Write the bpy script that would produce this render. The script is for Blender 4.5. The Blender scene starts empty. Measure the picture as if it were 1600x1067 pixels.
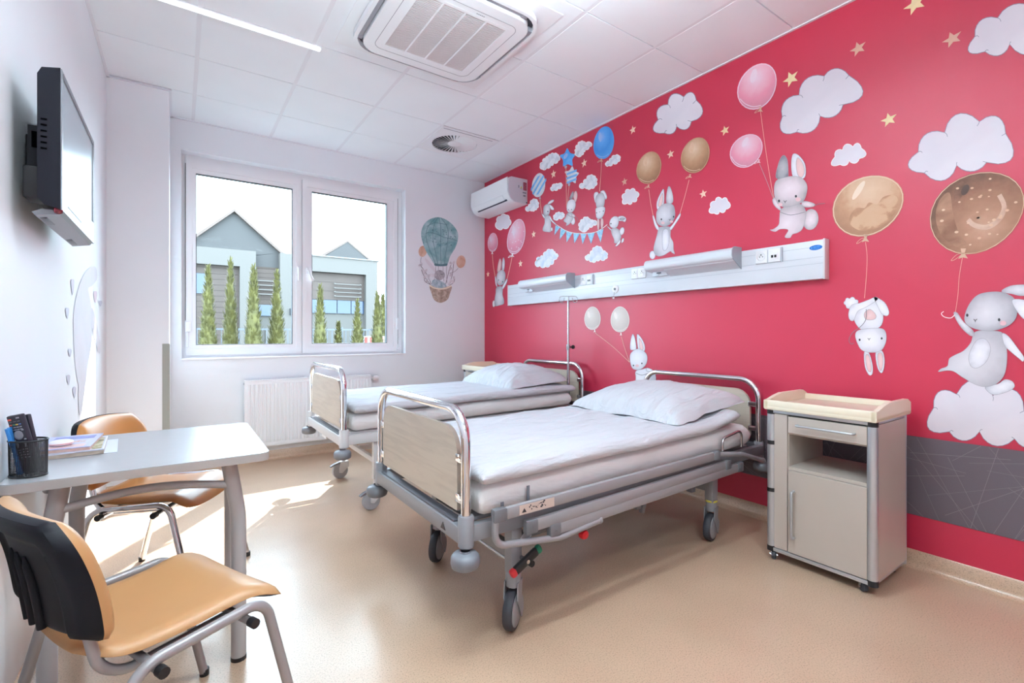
import bpy, bmesh, math, random
from mathutils import Vector, Matrix, noise as mnoise
from math import sin, cos, pi, radians, sqrt, atan2
random.seed(7)
scene = bpy.context.scene
COL = scene.collection

# ------------------------------------------------------------------ camera, world, sun, lights, exposure
YAW = atan2(521.0, 750.0)
CAMH = 1.17
cam_data = bpy.data.cameras.new('camera')
cam = bpy.data.objects.new('camera', cam_data)
COL.objects.link(cam)
cam.location = (0, 0, CAMH)
cam.rotation_euler = (pi / 2, 0, -YAW)
cam_data.sensor_width = 36.0
cam_data.lens = 750.0 / 1600.0 * 36.0
cam_data.shift_y = -11.5 / 1600.0
cam_data.clip_start = 0.02
cam_data.clip_end = 300
scene.camera = cam

world = bpy.data.worlds.new('sky')
scene.world = world
world.use_nodes = True
wnt = world.node_tree
wnt.nodes['Background'].inputs[0].default_value = (0.64, 0.84, 1.0, 1)
wnt.nodes['Background'].inputs[1].default_value = 7.6

SUN_DIR = Vector((-0.66, -1.0, -1.0))
sun_data = bpy.data.lights.new('sun', 'SUN')
sun = bpy.data.objects.new('sun', sun_data)
COL.objects.link(sun)
sun.location = (6, 12, 12)
sun.rotation_euler = SUN_DIR.to_track_quat('-Z', 'Y').to_euler()
sun_data.energy = 8.0
sun_data.angle = radians(0.55)
sun_data.color = (0.97, 0.98, 1.0)

def area(name, loc, rot, sx, sy, energy, color=(1, 1, 1)):
    d = bpy.data.lights.new(name, 'AREA')
    d.shape = 'RECTANGLE'; d.size = sx; d.size_y = sy
    d.energy = energy; d.color = color
    o = bpy.data.objects.new(name, d)
    COL.objects.link(o)
    o.location = loc; o.rotation_euler = rot
    return o

portal = area('window_portal', (1.02, 5.13, 1.85), (-pi / 2, 0, 0), 1.94, 1.72, 1.0)
portal.data.cycles.is_portal = True
# fill lamps added unseen behind and above the viewer: one pendant (up and down light), one recessed panel
FILL_PANELS = [(0.4, -0.7)]
FILL_PEND = (0.80, 1.22, 2.60)
area('fill_uplight', (FILL_PEND[0], FILL_PEND[1], FILL_PEND[2] + 0.035), (pi, 0, 0), 0.96, 0.10, 56.0, (0.79, 0.945, 1.0))
area('fill_downlight', (FILL_PEND[0], FILL_PEND[1], FILL_PEND[2] - 0.035), (0, 0, 0), 0.96, 0.10, 9.0, (0.79, 0.945, 1.0))
area('fill_panel_light', (FILL_PANELS[0][0], FILL_PANELS[0][1], 2.975), (0, 0, 0), 0.54, 0.54, 19.0, (0.79, 0.945, 1.0))

scene.view_settings.view_transform = 'Standard'
scene.view_settings.look = 'None'
scene.view_settings.gamma = 1.0
scene.view_settings.use_curve_mapping = False
scene.view_settings.exposure = 1.04
scene.cycles.max_bounces = 12
scene.cycles.diffuse_bounces = 9
scene.cycles.glossy_bounces = 5
scene.cycles.transparent_max_bounces = 12
scene.cycles.caustics_reflective = False
scene.cycles.caustics_refractive = False
scene.cycles.sample_clamp_indirect = 6.0
scene.cycles.use_denoising = True

# ------------------------------------------------------------------ materials
def lin(c):
    c = c / 255.0
    return c / 12.92 if c <= 0.04045 else ((c + 0.055) / 1.055) ** 2.4

def rgb(r, g, b):
    return (lin(r), lin(g), lin(b), 1.0)

MATS = {}
def new_mat(name):
    m = bpy.data.materials.new(name)
    m.use_nodes = True
    return m, m.node_tree, m.node_tree.nodes['Principled BSDF']

def M(name, c, rough=0.5, metal=0.0, var=0.0, vscale=8.0, bump=0.0, bscale=60.0, spec=None, coat=0.0):
    """Plain surface with optional colour grain and fine relief (object coordinates)."""
    if name in MATS:
        return MATS[name]
    m, nt, p = new_mat(name)
    col = rgb(*c)
    p.inputs['Base Color'].default_value = col
    p.inputs['Roughness'].default_value = rough
    p.inputs['Metallic'].default_value = metal
    if spec is not None:
        p.inputs['Specular IOR Level'].default_value = spec
    if coat:
        p.inputs['Coat Weight'].default_value = coat
        p.inputs['Coat Roughness'].default_value = 0.12
    if var or bump:
        tc = nt.nodes.new('ShaderNodeTexCoord')
    if var:
        n = nt.nodes.new('ShaderNodeTexNoise')
        n.inputs['Scale'].default_value = vscale
        n.inputs['Detail'].default_value = 5
        nt.links.new(tc.outputs['Object'], n.inputs['Vector'])
        r = nt.nodes.new('ShaderNodeValToRGB')
        r.color_ramp.elements[0].position = 0.3
        r.color_ramp.elements[1].position = 0.7
        r.color_ramp.elements[0].color = tuple(max(0, v * (1 - var)) for v in col[:3]) + (1,)
        r.color_ramp.elements[1].color = tuple(min(1, v * (1 + var)) for v in col[:3]) + (1,)
        nt.links.new(n.outputs['Fac'], r.inputs['Fac'])
        nt.links.new(r.outputs['Color'], p.inputs['Base Color'])
    if bump:
        n2 = nt.nodes.new('ShaderNodeTexNoise')
        n2.inputs['Scale'].default_value = bscale
        n2.inputs['Detail'].default_value = 4
        nt.links.new(tc.outputs['Object'], n2.inputs['Vector'])
        b = nt.nodes.new('ShaderNodeBump')
        b.inputs['Strength'].default_value = bump
        b.inputs['Distance'].default_value = 0.01
        nt.links.new(n2.outputs['Fac'], b.inputs['Height'])
        nt.links.new(b.outputs['Normal'], p.inputs['Normal'])
    MATS[name] = m
    return m

def WC(name, stops, scale=9.0, rough=0.55, detail=5.0):
    """Watercolour print: a noise runs through a few pigments."""
    if name in MATS:
        return MATS[name]
    m, nt, p = new_mat(name)
    p.inputs['Roughness'].default_value = rough
    p.inputs['Specular IOR Level'].default_value = 0.3
    tc = nt.nodes.new('ShaderNodeTexCoord')
    n = nt.nodes.new('ShaderNodeTexNoise')
    n.inputs['Scale'].default_value = scale
    n.inputs['Detail'].default_value = detail
    n.inputs['Distortion'].default_value = 0.6
    nt.links.new(tc.outputs['Object'], n.inputs['Vector'])
    r = nt.nodes.new('ShaderNodeValToRGB')
    cr = r.color_ramp
    while len(cr.elements) < len(stops):
        cr.elements.new(0.5)
    for e, (pos, c) in zip(cr.elements, stops):
        e.position = pos
        e.color = rgb(*c)
    nt.links.new(n.outputs['Fac'], r.inputs['Fac'])
    nt.links.new(r.outputs['Color'], p.inputs['Base Color'])
    MATS[name] = m
    return m

def pigment(name, A, B, spot, stops, grain=0.18, gscale=14.0):
    """Printed wash: colour runs with the distance from a spot inside the shape.
    A and B are the shape's half axes in the wall plane (y, z); spot is given in those axes."""
    m, nt, p = new_mat(name)
    p.inputs['Roughness'].default_value = 0.55
    p.inputs['Specular IOR Level'].default_value = 0.3
    det = A[0] * B[1] - A[1] * B[0]
    if abs(det) < 1e-9: det = 1e-9
    ra = (B[1] / det, -B[0] / det); rb = (-A[1] / det, A[0] / det)
    tc = nt.nodes.new('ShaderNodeTexCoord')
    cmb = nt.nodes.new('ShaderNodeCombineXYZ')
    for k, row in enumerate((ra, rb)):
        d = nt.nodes.new('ShaderNodeVectorMath'); d.operation = 'DOT_PRODUCT'
        d.inputs[1].default_value = (row[2], row[0], row[1]) if len(row) > 2 else (0, row[0], row[1])
        nt.links.new(tc.outputs['Object'], d.inputs[0])
        nt.links.new(d.outputs['Value'], cmb.inputs[k])
    ds = nt.nodes.new('ShaderNodeVectorMath'); ds.operation = 'DISTANCE'
    ds.inputs[1].default_value = (spot[0], spot[1], 0)
    nt.links.new(cmb.outputs[0], ds.inputs[0])
    n = nt.nodes.new('ShaderNodeTexNoise'); n.inputs['Scale'].default_value = gscale; n.inputs['Detail'].default_value = 5
    nt.links.new(tc.outputs['Object'], n.inputs['Vector'])
    ma = nt.nodes.new('ShaderNodeMath'); ma.operation = 'MULTIPLY_ADD'
    ma.inputs[1].default_value = grain * 2; ma.inputs[2].default_value = -grain
    nt.links.new(n.outputs['Fac'], ma.inputs[0])
    ad = nt.nodes.new('ShaderNodeMath'); ad.operation = 'ADD'
    nt.links.new(ds.outputs['Value'], ad.inputs[0]); nt.links.new(ma.outputs[0], ad.inputs[1])
    half = nt.nodes.new('ShaderNodeMath'); half.operation = 'MULTIPLY'; half.inputs[1].default_value = 0.625
    nt.links.new(ad.outputs[0], half.inputs[0])
    r = nt.nodes.new('ShaderNodeValToRGB'); cr = r.color_ramp
    while len(cr.elements) < len(stops): cr.elements.new(0.5)
    for e, (pos, c) in zip(cr.elements, stops):
        e.position = pos * 0.625; e.color = rgb(*c)
    nt.links.new(half.outputs[0], r.inputs['Fac'])
    nt.links.new(r.outputs['Color'], p.inputs['Base Color'])
    return m

def emit(name, c, s):
    m, nt, p = new_mat(name)
    p.inputs['Base Color'].default_value = rgb(*c)
    p.inputs['Emission Color'].default_value = rgb(*c)
    p.inputs['Emission Strength'].default_value = s
    return m

def glass_mat():
    m, nt, p = new_mat('window_glass')
    nt.nodes.remove(p)
    out = nt.nodes['Material Output']
    t = nt.nodes.new('ShaderNodeBsdfTransparent')
    t.inputs[0].default_value = (0.97, 0.985, 0.98, 1)
    g = nt.nodes.new('ShaderNodeBsdfGlossy')
    g.inputs['Roughness'].default_value = 0.02
    lw = nt.nodes.new('ShaderNodeLayerWeight')
    pw = nt.nodes.new('ShaderNodeMath'); pw.operation = 'POWER'; pw.inputs[1].default_value = 5.0
    nt.links.new(lw.outputs['Facing'], pw.inputs[0])
    f = nt.nodes.new('ShaderNodeMath'); f.operation = 'MULTIPLY_ADD'
    f.inputs[1].default_value = 0.5; f.inputs[2].default_value = 0.001
    nt.links.new(pw.outputs[0], f.inputs[0])
    mx = nt.nodes.new('ShaderNodeMixShader')
    nt.links.new(f.outputs[0], mx.inputs[0])
    nt.links.new(t.outputs[0], mx.inputs[1])
    nt.links.new(g.outputs[0], mx.inputs[2])
    nt.links.new(mx.outputs[0], out.inputs['Surface'])
    return m

def floor_mat():
    m, nt, p = new_mat('speckled_vinyl')
    tc = nt.nodes.new('ShaderNodeTexCoord')
    big = nt.nodes.new('ShaderNodeTexNoise'); big.inputs['Scale'].default_value = 2.2; big.inputs['Detail'].default_value = 3
    fine = nt.nodes.new('ShaderNodeTexNoise'); fine.inputs['Scale'].default_value = 190; fine.inputs['Detail'].default_value = 3
    r1 = nt.nodes.new('ShaderNodeValToRGB')
    r1.color_ramp.elements[0].color = rgb(192, 163, 138); r1.color_ramp.elements[0].position = 0.3
    r1.color_ramp.elements[1].color = rgb(203, 174, 148); r1.color_ramp.elements[1].position = 0.7
    r2 = nt.nodes.new('ShaderNodeValToRGB')
    e = r2.color_ramp.elements
    e[0].position = 0.36; e[0].color = (0.62, 0.60, 0.58, 1)
    e[1].position = 0.66; e[1].color = (1.16, 1.15, 1.12, 1)
    a = e.new(0.46); a.color = (1, 1, 1, 1)
    b = e.new(0.58); b.color = (1, 1, 1, 1)
    mul = nt.nodes.new('ShaderNodeMix'); mul.data_type = 'RGBA'; mul.blend_type = 'MULTIPLY'
    mul.inputs[0].default_value = 0.7
    for n in (big, fine):
        nt.links.new(tc.outputs['Object'], n.inputs['Vector'])
    nt.links.new(big.outputs['Fac'], r1.inputs['Fac'])
    nt.links.new(fine.outputs['Fac'], r2.inputs['Fac'])
    nt.links.new(r1.outputs['Color'], mul.inputs[6])
    nt.links.new(r2.outputs['Color'], mul.inputs[7])
    nt.links.new(mul.outputs[2], p.inputs['Base Color'])
    p.inputs['Roughness'].default_value = 0.28
    p.inputs['Specular IOR Level'].default_value = 0.75
    bn = nt.nodes.new('ShaderNodeTexNoise'); bn.inputs['Scale'].default_value = 5; bn.inputs['Detail'].default_value = 2
    nt.links.new(tc.outputs['Object'], bn.inputs['Vector'])
    bp = nt.nodes.new('ShaderNodeBump'); bp.inputs['Strength'].default_value = 0.06; bp.inputs['Distance'].default_value = 0.05
    nt.links.new(bn.outputs['Fac'], bp.inputs['Height'])
    nt.links.new(bp.outputs['Normal'], p.inputs['Normal'])
    return m

def linen_mat(name, c, strength):
    """Cotton: long soft creases and a fine weave, as relief only."""
    m, nt, p = new_mat(name)
    p.inputs['Base Color'].default_value = rgb(*c)
    p.inputs['Roughness'].default_value = 0.85
    p.inputs['Specular IOR Level'].default_value = 0.2
    tc = nt.nodes.new('ShaderNodeTexCoord')
    mp = nt.nodes.new('ShaderNodeMapping'); mp.inputs['Scale'].default_value = (2.6, 11, 6); mp.inputs['Rotation'].default_value = (0, 0, 0.18)
    n = nt.nodes.new('ShaderNodeTexNoise'); n.inputs['Scale'].default_value = 1.0; n.inputs['Detail'].default_value = 4; n.inputs['Distortion'].default_value = 0.9
    nt.links.new(tc.outputs['Object'], mp.inputs[0]); nt.links.new(mp.outputs[0], n.inputs['Vector'])
    b = nt.nodes.new('ShaderNodeBump'); b.inputs['Strength'].default_value = strength; b.inputs['Distance'].default_value = 0.05
    nt.links.new(n.outputs['Fac'], b.inputs['Height'])
    n2 = nt.nodes.new('ShaderNodeTexNoise'); n2.inputs['Scale'].default_value = 45; n2.inputs['Detail'].default_value = 2
    nt.links.new(tc.outputs['Object'], n2.inputs['Vector'])
    b2 = nt.nodes.new('ShaderNodeBump'); b2.inputs['Strength'].default_value = 0.12; b2.inputs['Distance'].default_value = 0.006
    nt.links.new(n2.outputs['Fac'], b2.inputs['Height'])
    nt.links.new(b.outputs['Normal'], b2.inputs['Normal'])
    nt.links.new(b2.outputs['Normal'], p.inputs['Normal'])
    return m

def wood_mat(name, c1, c2, axis=1):
    m, nt, p = new_mat(name)
    tc = nt.nodes.new('ShaderNodeTexCoord')
    mp = nt.nodes.new('ShaderNodeMapping')
    sc = [30, 30, 30]; sc[axis] = 3
    mp.inputs['Scale'].default_value = sc
    n = nt.nodes.new('ShaderNodeTexNoise'); n.inputs['Scale'].default_value = 1.0; n.inputs['Detail'].default_value = 6
    n.inputs['Distortion'].default_value = 1.2
    r = nt.nodes.new('ShaderNodeValToRGB')
    r.color_ramp.elements[0].position = 0.32; r.color_ramp.elements[0].color = rgb(*c1)
    r.color_ramp.elements[1].position = 0.55; r.color_ramp.elements[1].color = rgb(*c2)
    nt.links.new(tc.outputs['Object'], mp.inputs[0]); nt.links.new(mp.outputs[0], n.inputs['Vector'])
    nt.links.new(n.outputs['Fac'], r.inputs['Fac']); nt.links.new(r.outputs['Color'], p.inputs['Base Color'])
    p.inputs['Roughness'].default_value = 0.38
    return m

# ------------------------------------------------------------------ mesh helpers
class MB:
    def __init__(self):
        self.v = []; self.f = []
    def add(self, vs, fs):
        b = len(self.v)
        self.v.extend(Vector(v) for v in vs)
        self.f.extend(tuple(b + i for i in f) for f in fs)
        return self
    def box(self, x0, x1, y0, y1, z0, z1, b=0.0, seg=2, rot=None):
        bm = bmesh.new()
        bmesh.ops.create_cube(bm, size=1.0)
        for v in bm.verts:
            v.co = Vector(((x0 + x1) / 2 + v.co.x * (x1 - x0), (y0 + y1) / 2 + v.co.y * (y1 - y0), (z0 + z1) / 2 + v.co.z * (z1 - z0)))
        if b > 0:
            b = min(b, 0.49 * min(abs(x1 - x0), abs(y1 - y0), abs(z1 - z0)))
            bmesh.ops.bevel(bm, geom=list(bm.edges), offset=b, segments=seg, profile=0.5, affect='EDGES')
        return self.bm(bm, rot)
    def bm(self, bm, rot=None):
        bm.verts.index_update()
        vs = [v.co.copy() for v in bm.verts]
        if rot is not None:
            vs = [rot @ v for v in vs]
        self.add(vs, [tuple(v.index for v in f.verts) for f in bm.faces])
        bm.free()
        return self
    def tube(self, pts, r, n=12, closed=False, caps=True, flat=1.0):
        pts = [Vector(p) for p in pts]
        N = len(pts)
        rs = r if isinstance(r, (list, tuple)) else [r] * N
        tang = []
        for i in range(N):
            if closed:
                t = pts[(i + 1) % N] - pts[i - 1]
            else:
                t = pts[min(i + 1, N - 1)] - pts[max(i - 1, 0)]
            tang.append(t.normalized() if t.length > 1e-9 else Vector((0, 0, 1)))
        ref = Vector((0, 0, 1)) if abs(tang[0].z) < 0.9 else Vector((1, 0, 0))
        u = (ref - tang[0] * ref.dot(tang[0])).normalized()
        vs = []
        for i in range(N):
            t = tang[i]
            u = (u - t * u.dot(t))
            if u.length < 1e-6:
                u = t.orthogonal()
            u.normalize()
            w = t.cross(u)
            for k in range(n):
                a = 2 * pi * k / n
                vs.append(pts[i] + (u * cos(a) * flat + w * sin(a)) * rs[i])
        fs = []
        for i in range(N if closed else N - 1):
            j = (i + 1) % N
            for k in range(n):
                l = (k + 1) % n
                fs.append((i * n + k, i * n + l, j * n + l, j * n + k))
        if caps and not closed:
            fs.append(tuple(range(n - 1, -1, -1)))
            fs.append(tuple((N - 1) * n + k for k in range(n)))
        return self.add(vs, fs)
    def prism(self, poly, axis, a0, a1):
        n = len(poly)
        def P(p, a):
            if axis == 'x': return (a, p[0], p[1])
            if axis == 'y': return (p[0], a, p[1])
            return (p[0], p[1], a)
        vs = [P(p, a0) for p in poly] + [P(p, a1) for p in poly]
        fs = [tuple(range(n)), tuple(range(2 * n - 1, n - 1, -1))]
        fs += [(i, i + n, (i + 1) % n + n, (i + 1) % n) for i in range(n)]
        return self.add(vs, fs)
    def ring(self, outer, inner, axis, a0, a1):
        """Frame between two outlines with the same number of points."""
        n = len(outer)
        def P(p, a):
            if axis == 'x': return (a, p[0], p[1])
            if axis == 'y': return (p[0], a, p[1])
            return (p[0], p[1], a)
        vs = [P(p, a0) for p in outer] + [P(p, a0) for p in inner] + [P(p, a1) for p in outer] + [P(p, a1) for p in inner]
        fs = []
        for i in range(n):
            j = (i + 1) % n
            fs += [(i, j, n + j, n + i), (2 * n + i, 3 * n + i, 3 * n + j, 2 * n + j), (i, 2 * n + i, 2 * n + j, j), (n + i, n + j, 3 * n + j, 3 * n + i)]
        return self.add(vs, fs)
    def lathe(self, prof, c, axis='z', n=24, caps=True):
        c = Vector(c)
        vs = []
        for (r, h) in prof:
            for k in range(n):
                a = 2 * pi * k / n
                if axis == 'z': d = (r * cos(a), r * sin(a), h)
                elif axis == 'x': d = (h, r * cos(a), r * sin(a))
                else: d = (r * sin(a), h, r * cos(a))
                vs.append(c + Vector(d))
        fs = []
        for i in range(len(prof) - 1):
            for k in range(n):
                l = (k + 1) % n
                fs.append((i * n + k, i * n + l, (i + 1) * n + l, (i + 1) * n + k))
        if caps:
            fs.append(tuple(range(n - 1, -1, -1)))
            fs.append(tuple((len(prof) - 1) * n + k for k in range(n)))
        return self.add(vs, fs)
    def sphere(self, c, r, n=12, m=8, sc=(1, 1, 1)):
        bm = bmesh.new()
        bmesh.ops.create_uvsphere(bm, u_segments=n, v_segments=m, radius=r)
        for v in bm.verts:
            v.co = Vector((v.co.x * sc[0], v.co.y * sc[1], v.co.z * sc[2])) + Vector(c)
        return self.bm(bm)
    def grid(self, rows, closed_u=False):
        """rows: list of equally long point lists."""
        h = len(rows); w = len(rows[0])
        vs = [p for r in rows for p in r]
        fs = []
        for i in range(h - 1):
            for j in range(w if closed_u else w - 1):
                k = (j + 1) % w
                fs.append((i * w + j, i * w + k, (i + 1) * w + k, (i + 1) * w + j))
        return self.add(vs, fs)
    def obj(self, name, mat, parent=None, smooth=35, **props):
        me = bpy.data.meshes.new(name)
        off = world_loc(parent)
        me.from_pydata([v - off for v in self.v], [], self.f)
        me.validate()
        bm = bmesh.new(); bm.from_mesh(me)
        bmesh.ops.recalc_face_normals(bm, faces=bm.faces)
        bm.to_mesh(me); bm.free()
        if smooth:
            me.shade_smooth()
            me.set_sharp_from_angle(angle=radians(smooth))
        me.materials.append(mat)
        o = bpy.data.objects.new(name, me)
        COL.objects.link(o)
        if parent is not None:
            o.parent = parent
        for k, val in props.items():
            o[k] = val
        return o

def world_loc(o):
    off = Vector((0, 0, 0))
    while o is not None:
        off = off + o.location
        o = o.parent
    return off

def thing(name, label, cat, loc=(0, 0, 0), group=None):
    o = bpy.data.objects.new(name, None)
    o.empty_display_size = 0.1
    COL.objects.link(o)
    o.location = loc
    o['label'] = label; o['category'] = cat
    if group: o['group'] = group
    return o

def tag(o, label, cat, group=None):
    o['label'] = label; o['category'] = cat
    if group: o['group'] = group
    return o

def children(o):
    return [c for c in COL.objects if c.parent == o]

def copy_tree(o, parent=None):
    c = o.copy(); COL.objects.link(c); c.parent = parent
    for ch in children(o):
        copy_tree(ch, c)
    return c

def fillet(pts, rad, seg=6, closed=False):
    pts = [Vector(p) for p in pts]
    out = []
    N = len(pts)
    for i, p in enumerate(pts):
        if not closed and (i == 0 or i == N - 1):
            out.append(p); continue
        r = rad[i] if isinstance(rad, (list, tuple)) else rad
        a = pts[i - 1] - p; b = pts[(i + 1) % N] - p
        la, lb = a.length, b.length
        a.normalize(); b.normalize()
        ang = a.angle(b)
        if r <= 0 or ang > pi - 0.02:
            out.append(p); continue
        d = min(r / math.tan(ang / 2), la * 0.49, lb * 0.49)
        rr = d * math.tan(ang / 2)
        bis = (a + b).normalized()
        c = p + bis * (rr / sin(ang / 2))
        s = p + a * d - c; e = p + b * d - c
        th = s.angle(e)
        for k in range(seg + 1):
            t = k / seg
            if th < 1e-4:
                out.append(c + s); continue
            out.append(c + (s * sin((1 - t) * th) + e * sin(t * th)) / sin(th))
    return out

def rrect(x0, x1, y0, y1, r, seg=5):
    r = min(r, abs(x1 - x0) / 2 - 1e-4, abs(y1 - y0) / 2 - 1e-4)
    out = []
    for cx, cy, a0 in ((x1 - r, y1 - r, 0), (x0 + r, y1 - r, pi / 2), (x0 + r, y0 + r, pi), (x1 - r, y0 + r, 3 * pi / 2)):
        for k in range(seg + 1):
            a = a0 + pi / 2 * k / seg
            out.append((cx + r * cos(a), cy + r * sin(a)))
    return out

def pix(px, py):
    """Direction of the camera ray through a pixel of the 1600x1067 photograph."""
    u = (px - 800.0) / 750.0; v = (522.0 - py) / 750.0
    s, c = sin(YAW), cos(YAW)
    return Vector((s + c * u, c - s * u, v))

def on_x(px, py, X):
    d = pix(px, py); t = X / d.x
    return Vector((X, d.y * t, CAMH + d.z * t))

def on_y(px, py, Y):
    d = pix(px, py); t = Y / d.y
    return Vector((d.x * t, Y, CAMH + d.z * t))

# ------------------------------------------------------------------ shared materials
WHITE_WALL = M('white_wall_paint', (230, 234, 239), 0.6, var=0.015, vscale=1.5, bump=0.04, bscale=180)
RED_WALL = M('red_wall_paint', (190, 44, 72), 0.42, var=0.02, vscale=1.2, bump=0.03, bscale=160, spec=0.55)
TILE = M('ceiling_tile_white', (236, 241, 246), 0.75, var=0.012, vscale=3, bump=0.10, bscale=260)
GRID = M('ceiling_grid_white', (228, 230, 236), 0.5)
DARKGAP = M('dark_gap', (40, 40, 44), 0.8)
VINYL = floor_mat()
PVC = M('white_pvc', (236, 237, 240), 0.28)
GLASS = glass_mat()
CHROME = M('chrome', (232, 234, 238), 0.07, 1.0)
CHROME_DULL = M('dull_chrome', (200, 202, 206), 0.22, 1.0)
GREY_PAINT = M('grey_bed_paint', (142, 144, 150), 0.38)
DARK_GREY = M('dark_grey_bed_paint', (92, 94, 102), 0.4)
MID_GREY = M('mid_grey_plastic', (116, 119, 127), 0.42)
LIGHT_GREY = M('light_grey_paint', (208, 208, 210), 0.4)
RUBBER = M('grey_rubber', (56, 58, 66), 0.55)
PALE_TYRE = M('pale_tyre', (160, 162, 168), 0.55)
BLACK = M('black_plastic', (26, 26, 30), 0.45)
LINEN = linen_mat('white_linen', (198, 199, 205), 0.75)
SHEET = linen_mat('white_sheet', (230, 230, 231), 0.35)
BEDBOARD = wood_mat('pale_bed_board', (186, 176, 162), (198, 188, 173), 1)
CREAM = M('cream_laminate', (232, 222, 200), 0.35)
GREIGE = M('greige_laminate', (184, 174, 165), 0.36, var=0.01, vscale=5)
ALU = M('brushed_aluminium', (196, 200, 206), 0.33, 0.75)
WHITE_PLASTIC = M('white_plastic', (232, 234, 238), 0.32)
# ------------------------------------------------------------------ the room shell
XL, XR, YB, YF, H = -0.42, 3.04, 4.957, -2.2, 3.0
PX, PY = -0.058, 4.438                      # the pillar's free corner

def struct(o):
    o['kind'] = 'structure'
    return o

struct(MB().box(XL - 0.2, XR + 0.2, YF - 0.2, YB + 0.4, -0.2, 0.0).obj('floor', VINYL, smooth=0))
wall_left = struct(MB().box(XL - 0.2, XL, YF - 0.2, YB + 0.4, 0.0, 3.2).obj('wall_left', WHITE_WALL, smooth=0))
wall_right = struct(MB().box(XR, XR + 0.2, YF - 0.2, YB + 0.4, 0.0, 3.2).obj('wall_right', RED_WALL, smooth=0))
struct(MB().box(XL, XR, YF - 0.2, YF, 0.0, 3.2).obj('wall_front', WHITE_WALL, smooth=0))
WX0, WX1, WZ0, WZ1 = 0.02, 2.03, 0.95, 2.74
sq = lambda a, b, c, d: [(a, c), (b, c), (b, d), (a, d)]
wall_back = struct(MB().ring(sq(XL, XR, 0.0, 3.2), sq(WX0, WX1, WZ0, WZ1), 'y', YB, YB + 0.4).obj('wall_back', WHITE_WALL, smooth=0))
pillar = struct(MB().box(XL, PX, PY, YB, 0.0, 3.2).obj('pillar', WHITE_WALL, smooth=0))
GUARD = M('grey_green_corner_guard', (152, 154, 147), 0.45)
MB().prism([(PX - 0.042, PY - 0.004), (PX + 0.004, PY - 0.004), (PX + 0.004, PY + 0.042), (PX, PY + 0.042), (PX, PY), (PX - 0.042, PY)], 'z', 0.09, 1.098).obj('corner_guard', GUARD, pillar, smooth=0, label='grey-green corner guard')

# coved vinyl skirting
def cove(x_wall, sign, y0, y1, name, axis='y'):
    prof = [(0, 0.0), (0.034, 0.0), (0.026, 0.003), (0.017, 0.009), (0.010, 0.018), (0.006, 0.03), (0.005, 0.082), (0.0, 0.087)]
    if axis == 'y':
        m = MB().prism([(x_wall + sign * a, z) for a, z in prof], 'y', y0, y1)
    else:
        m = MB().prism([(x_wall + sign * a, z) for a, z in prof], 'x', y0, y1)
    return struct(m.obj(name, VINYL, smooth=50))
cove(XR, -1, YF, YB, 'baseboard_right')
cove(XL, 1, YF, PY, 'baseboard_left')
cove(YB, -1, PX, XR, 'baseboard_back', 'x')
cove(PY, -1, XL, PX, 'baseboard_pillar', 'x')
cove(PX, 1, PY, YB, 'baseboard_pillar_side')

# grey protection band on the red wall, printed with fine crossing lines
BAND = M('grey_wall_band', (98, 88, 96), 0.5, var=0.03, vscale=3)
band = MB().box(XR - 0.004, XR, YF, YB, 0.262, 0.657, 0.001, 1).obj('protection_band', BAND, wall_right, smooth=0, label='grey protection band with fine crossing lines')
LINE = M('band_print_lines', (142, 132, 137), 0.5)
rl = random.Random(11)
lm = MB()
for _ in range(210):
    y = rl.uniform(YF, YB); z = rl.uniform(0.27, 0.65)
    a = rl.choice([rl.uniform(-0.5, 0.5), rl.uniform(0.5, 1.3), rl.uniform(1.8, 2.6)])
    L = rl.uniform(0.12, 0.40)
    d = Vector((0, cos(a), sin(a)))
    p0 = Vector((XR - 0.0048, y, z)) - d * L; p1 = Vector((XR - 0.0048, y, z)) + d * L
    def clipz(p, q):
        if p.z < 0.264: p = p + (q - p) * ((0.264 - p.z) / (q.z - p.z))
        if p.z > 0.655: p = p + (q - p) * ((0.655 - p.z) / (q.z - p.z))
        return p
    p0, p1 = clipz(p0, p1), clipz(p1, p0)
    w = Vector((0, -sin(a), cos(a))) * rl.uniform(0.0004, 0.0008)
    lm.add([p0 - w, p1 - w, p1 + w, p0 + w], [(0, 1, 2, 3)])
lm.obj('line_print', LINE, band, smooth=0, kind='stuff')

# ------------------------------------------------------------------ suspended ceiling
ceiling = struct(MB().box(XL, XR, YF, YB, 3.035, 3.2).obj('ceiling', DARKGAP, smooth=0))
XS = [XL, 0.1, 0.7, 1.3, 1.9, 2.5, XR]
YS = [YF, -1.6, -1.0, -0.4, 0.2, 0.8, 1.4, 2.0, 2.6, 3.2, 3.8, 4.4, YB]
FILL_CELLS = set()
tile_cache = {}
for i in range(6):
    for j in range(12):
        x0, x1, y0, y1 = XS[i], XS[i + 1], YS[j], YS[j + 1]
        if i == 0 and j == 11: x0 = PX
        if i == 4 and j == 10: continue                       # the swirl diffuser sits here
        if any(x0 - 0.01 < lx < x1 + 0.01 and y0 - 0.01 < ly < y1 + 0.01 for lx, ly in FILL_PANELS):
            FILL_CELLS.add((x0, x1, y0, y1)); continue
        cx, cy = (x0 + x1) / 2, (y0 + y1) / 2
        key = (round(x1 - x0, 3), round(y1 - y0, 3))
        if key not in tile_cache:
            hx, hy = (x1 - x0) / 2 - 0.011, (y1 - y0) / 2 - 0.003
            t = MB().box(-hx, hx, -hy, hy, 0.0, 0.018, 0.002, 1).obj('ceiling_tile', TILE, None, smooth=0)
            tile_cache[key] = t
        else:
            t = tile_cache[key].copy(); COL.objects.link(t)
        t.parent = ceiling
        t.location = (cx, cy, H)
for x in XS[1:-1]:
    MB().box(x - 0.012, x + 0.012, YF, YB, H + 0.001, H + 0.03).obj('grid_rail', GRID, ceiling, smooth=0)
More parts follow.
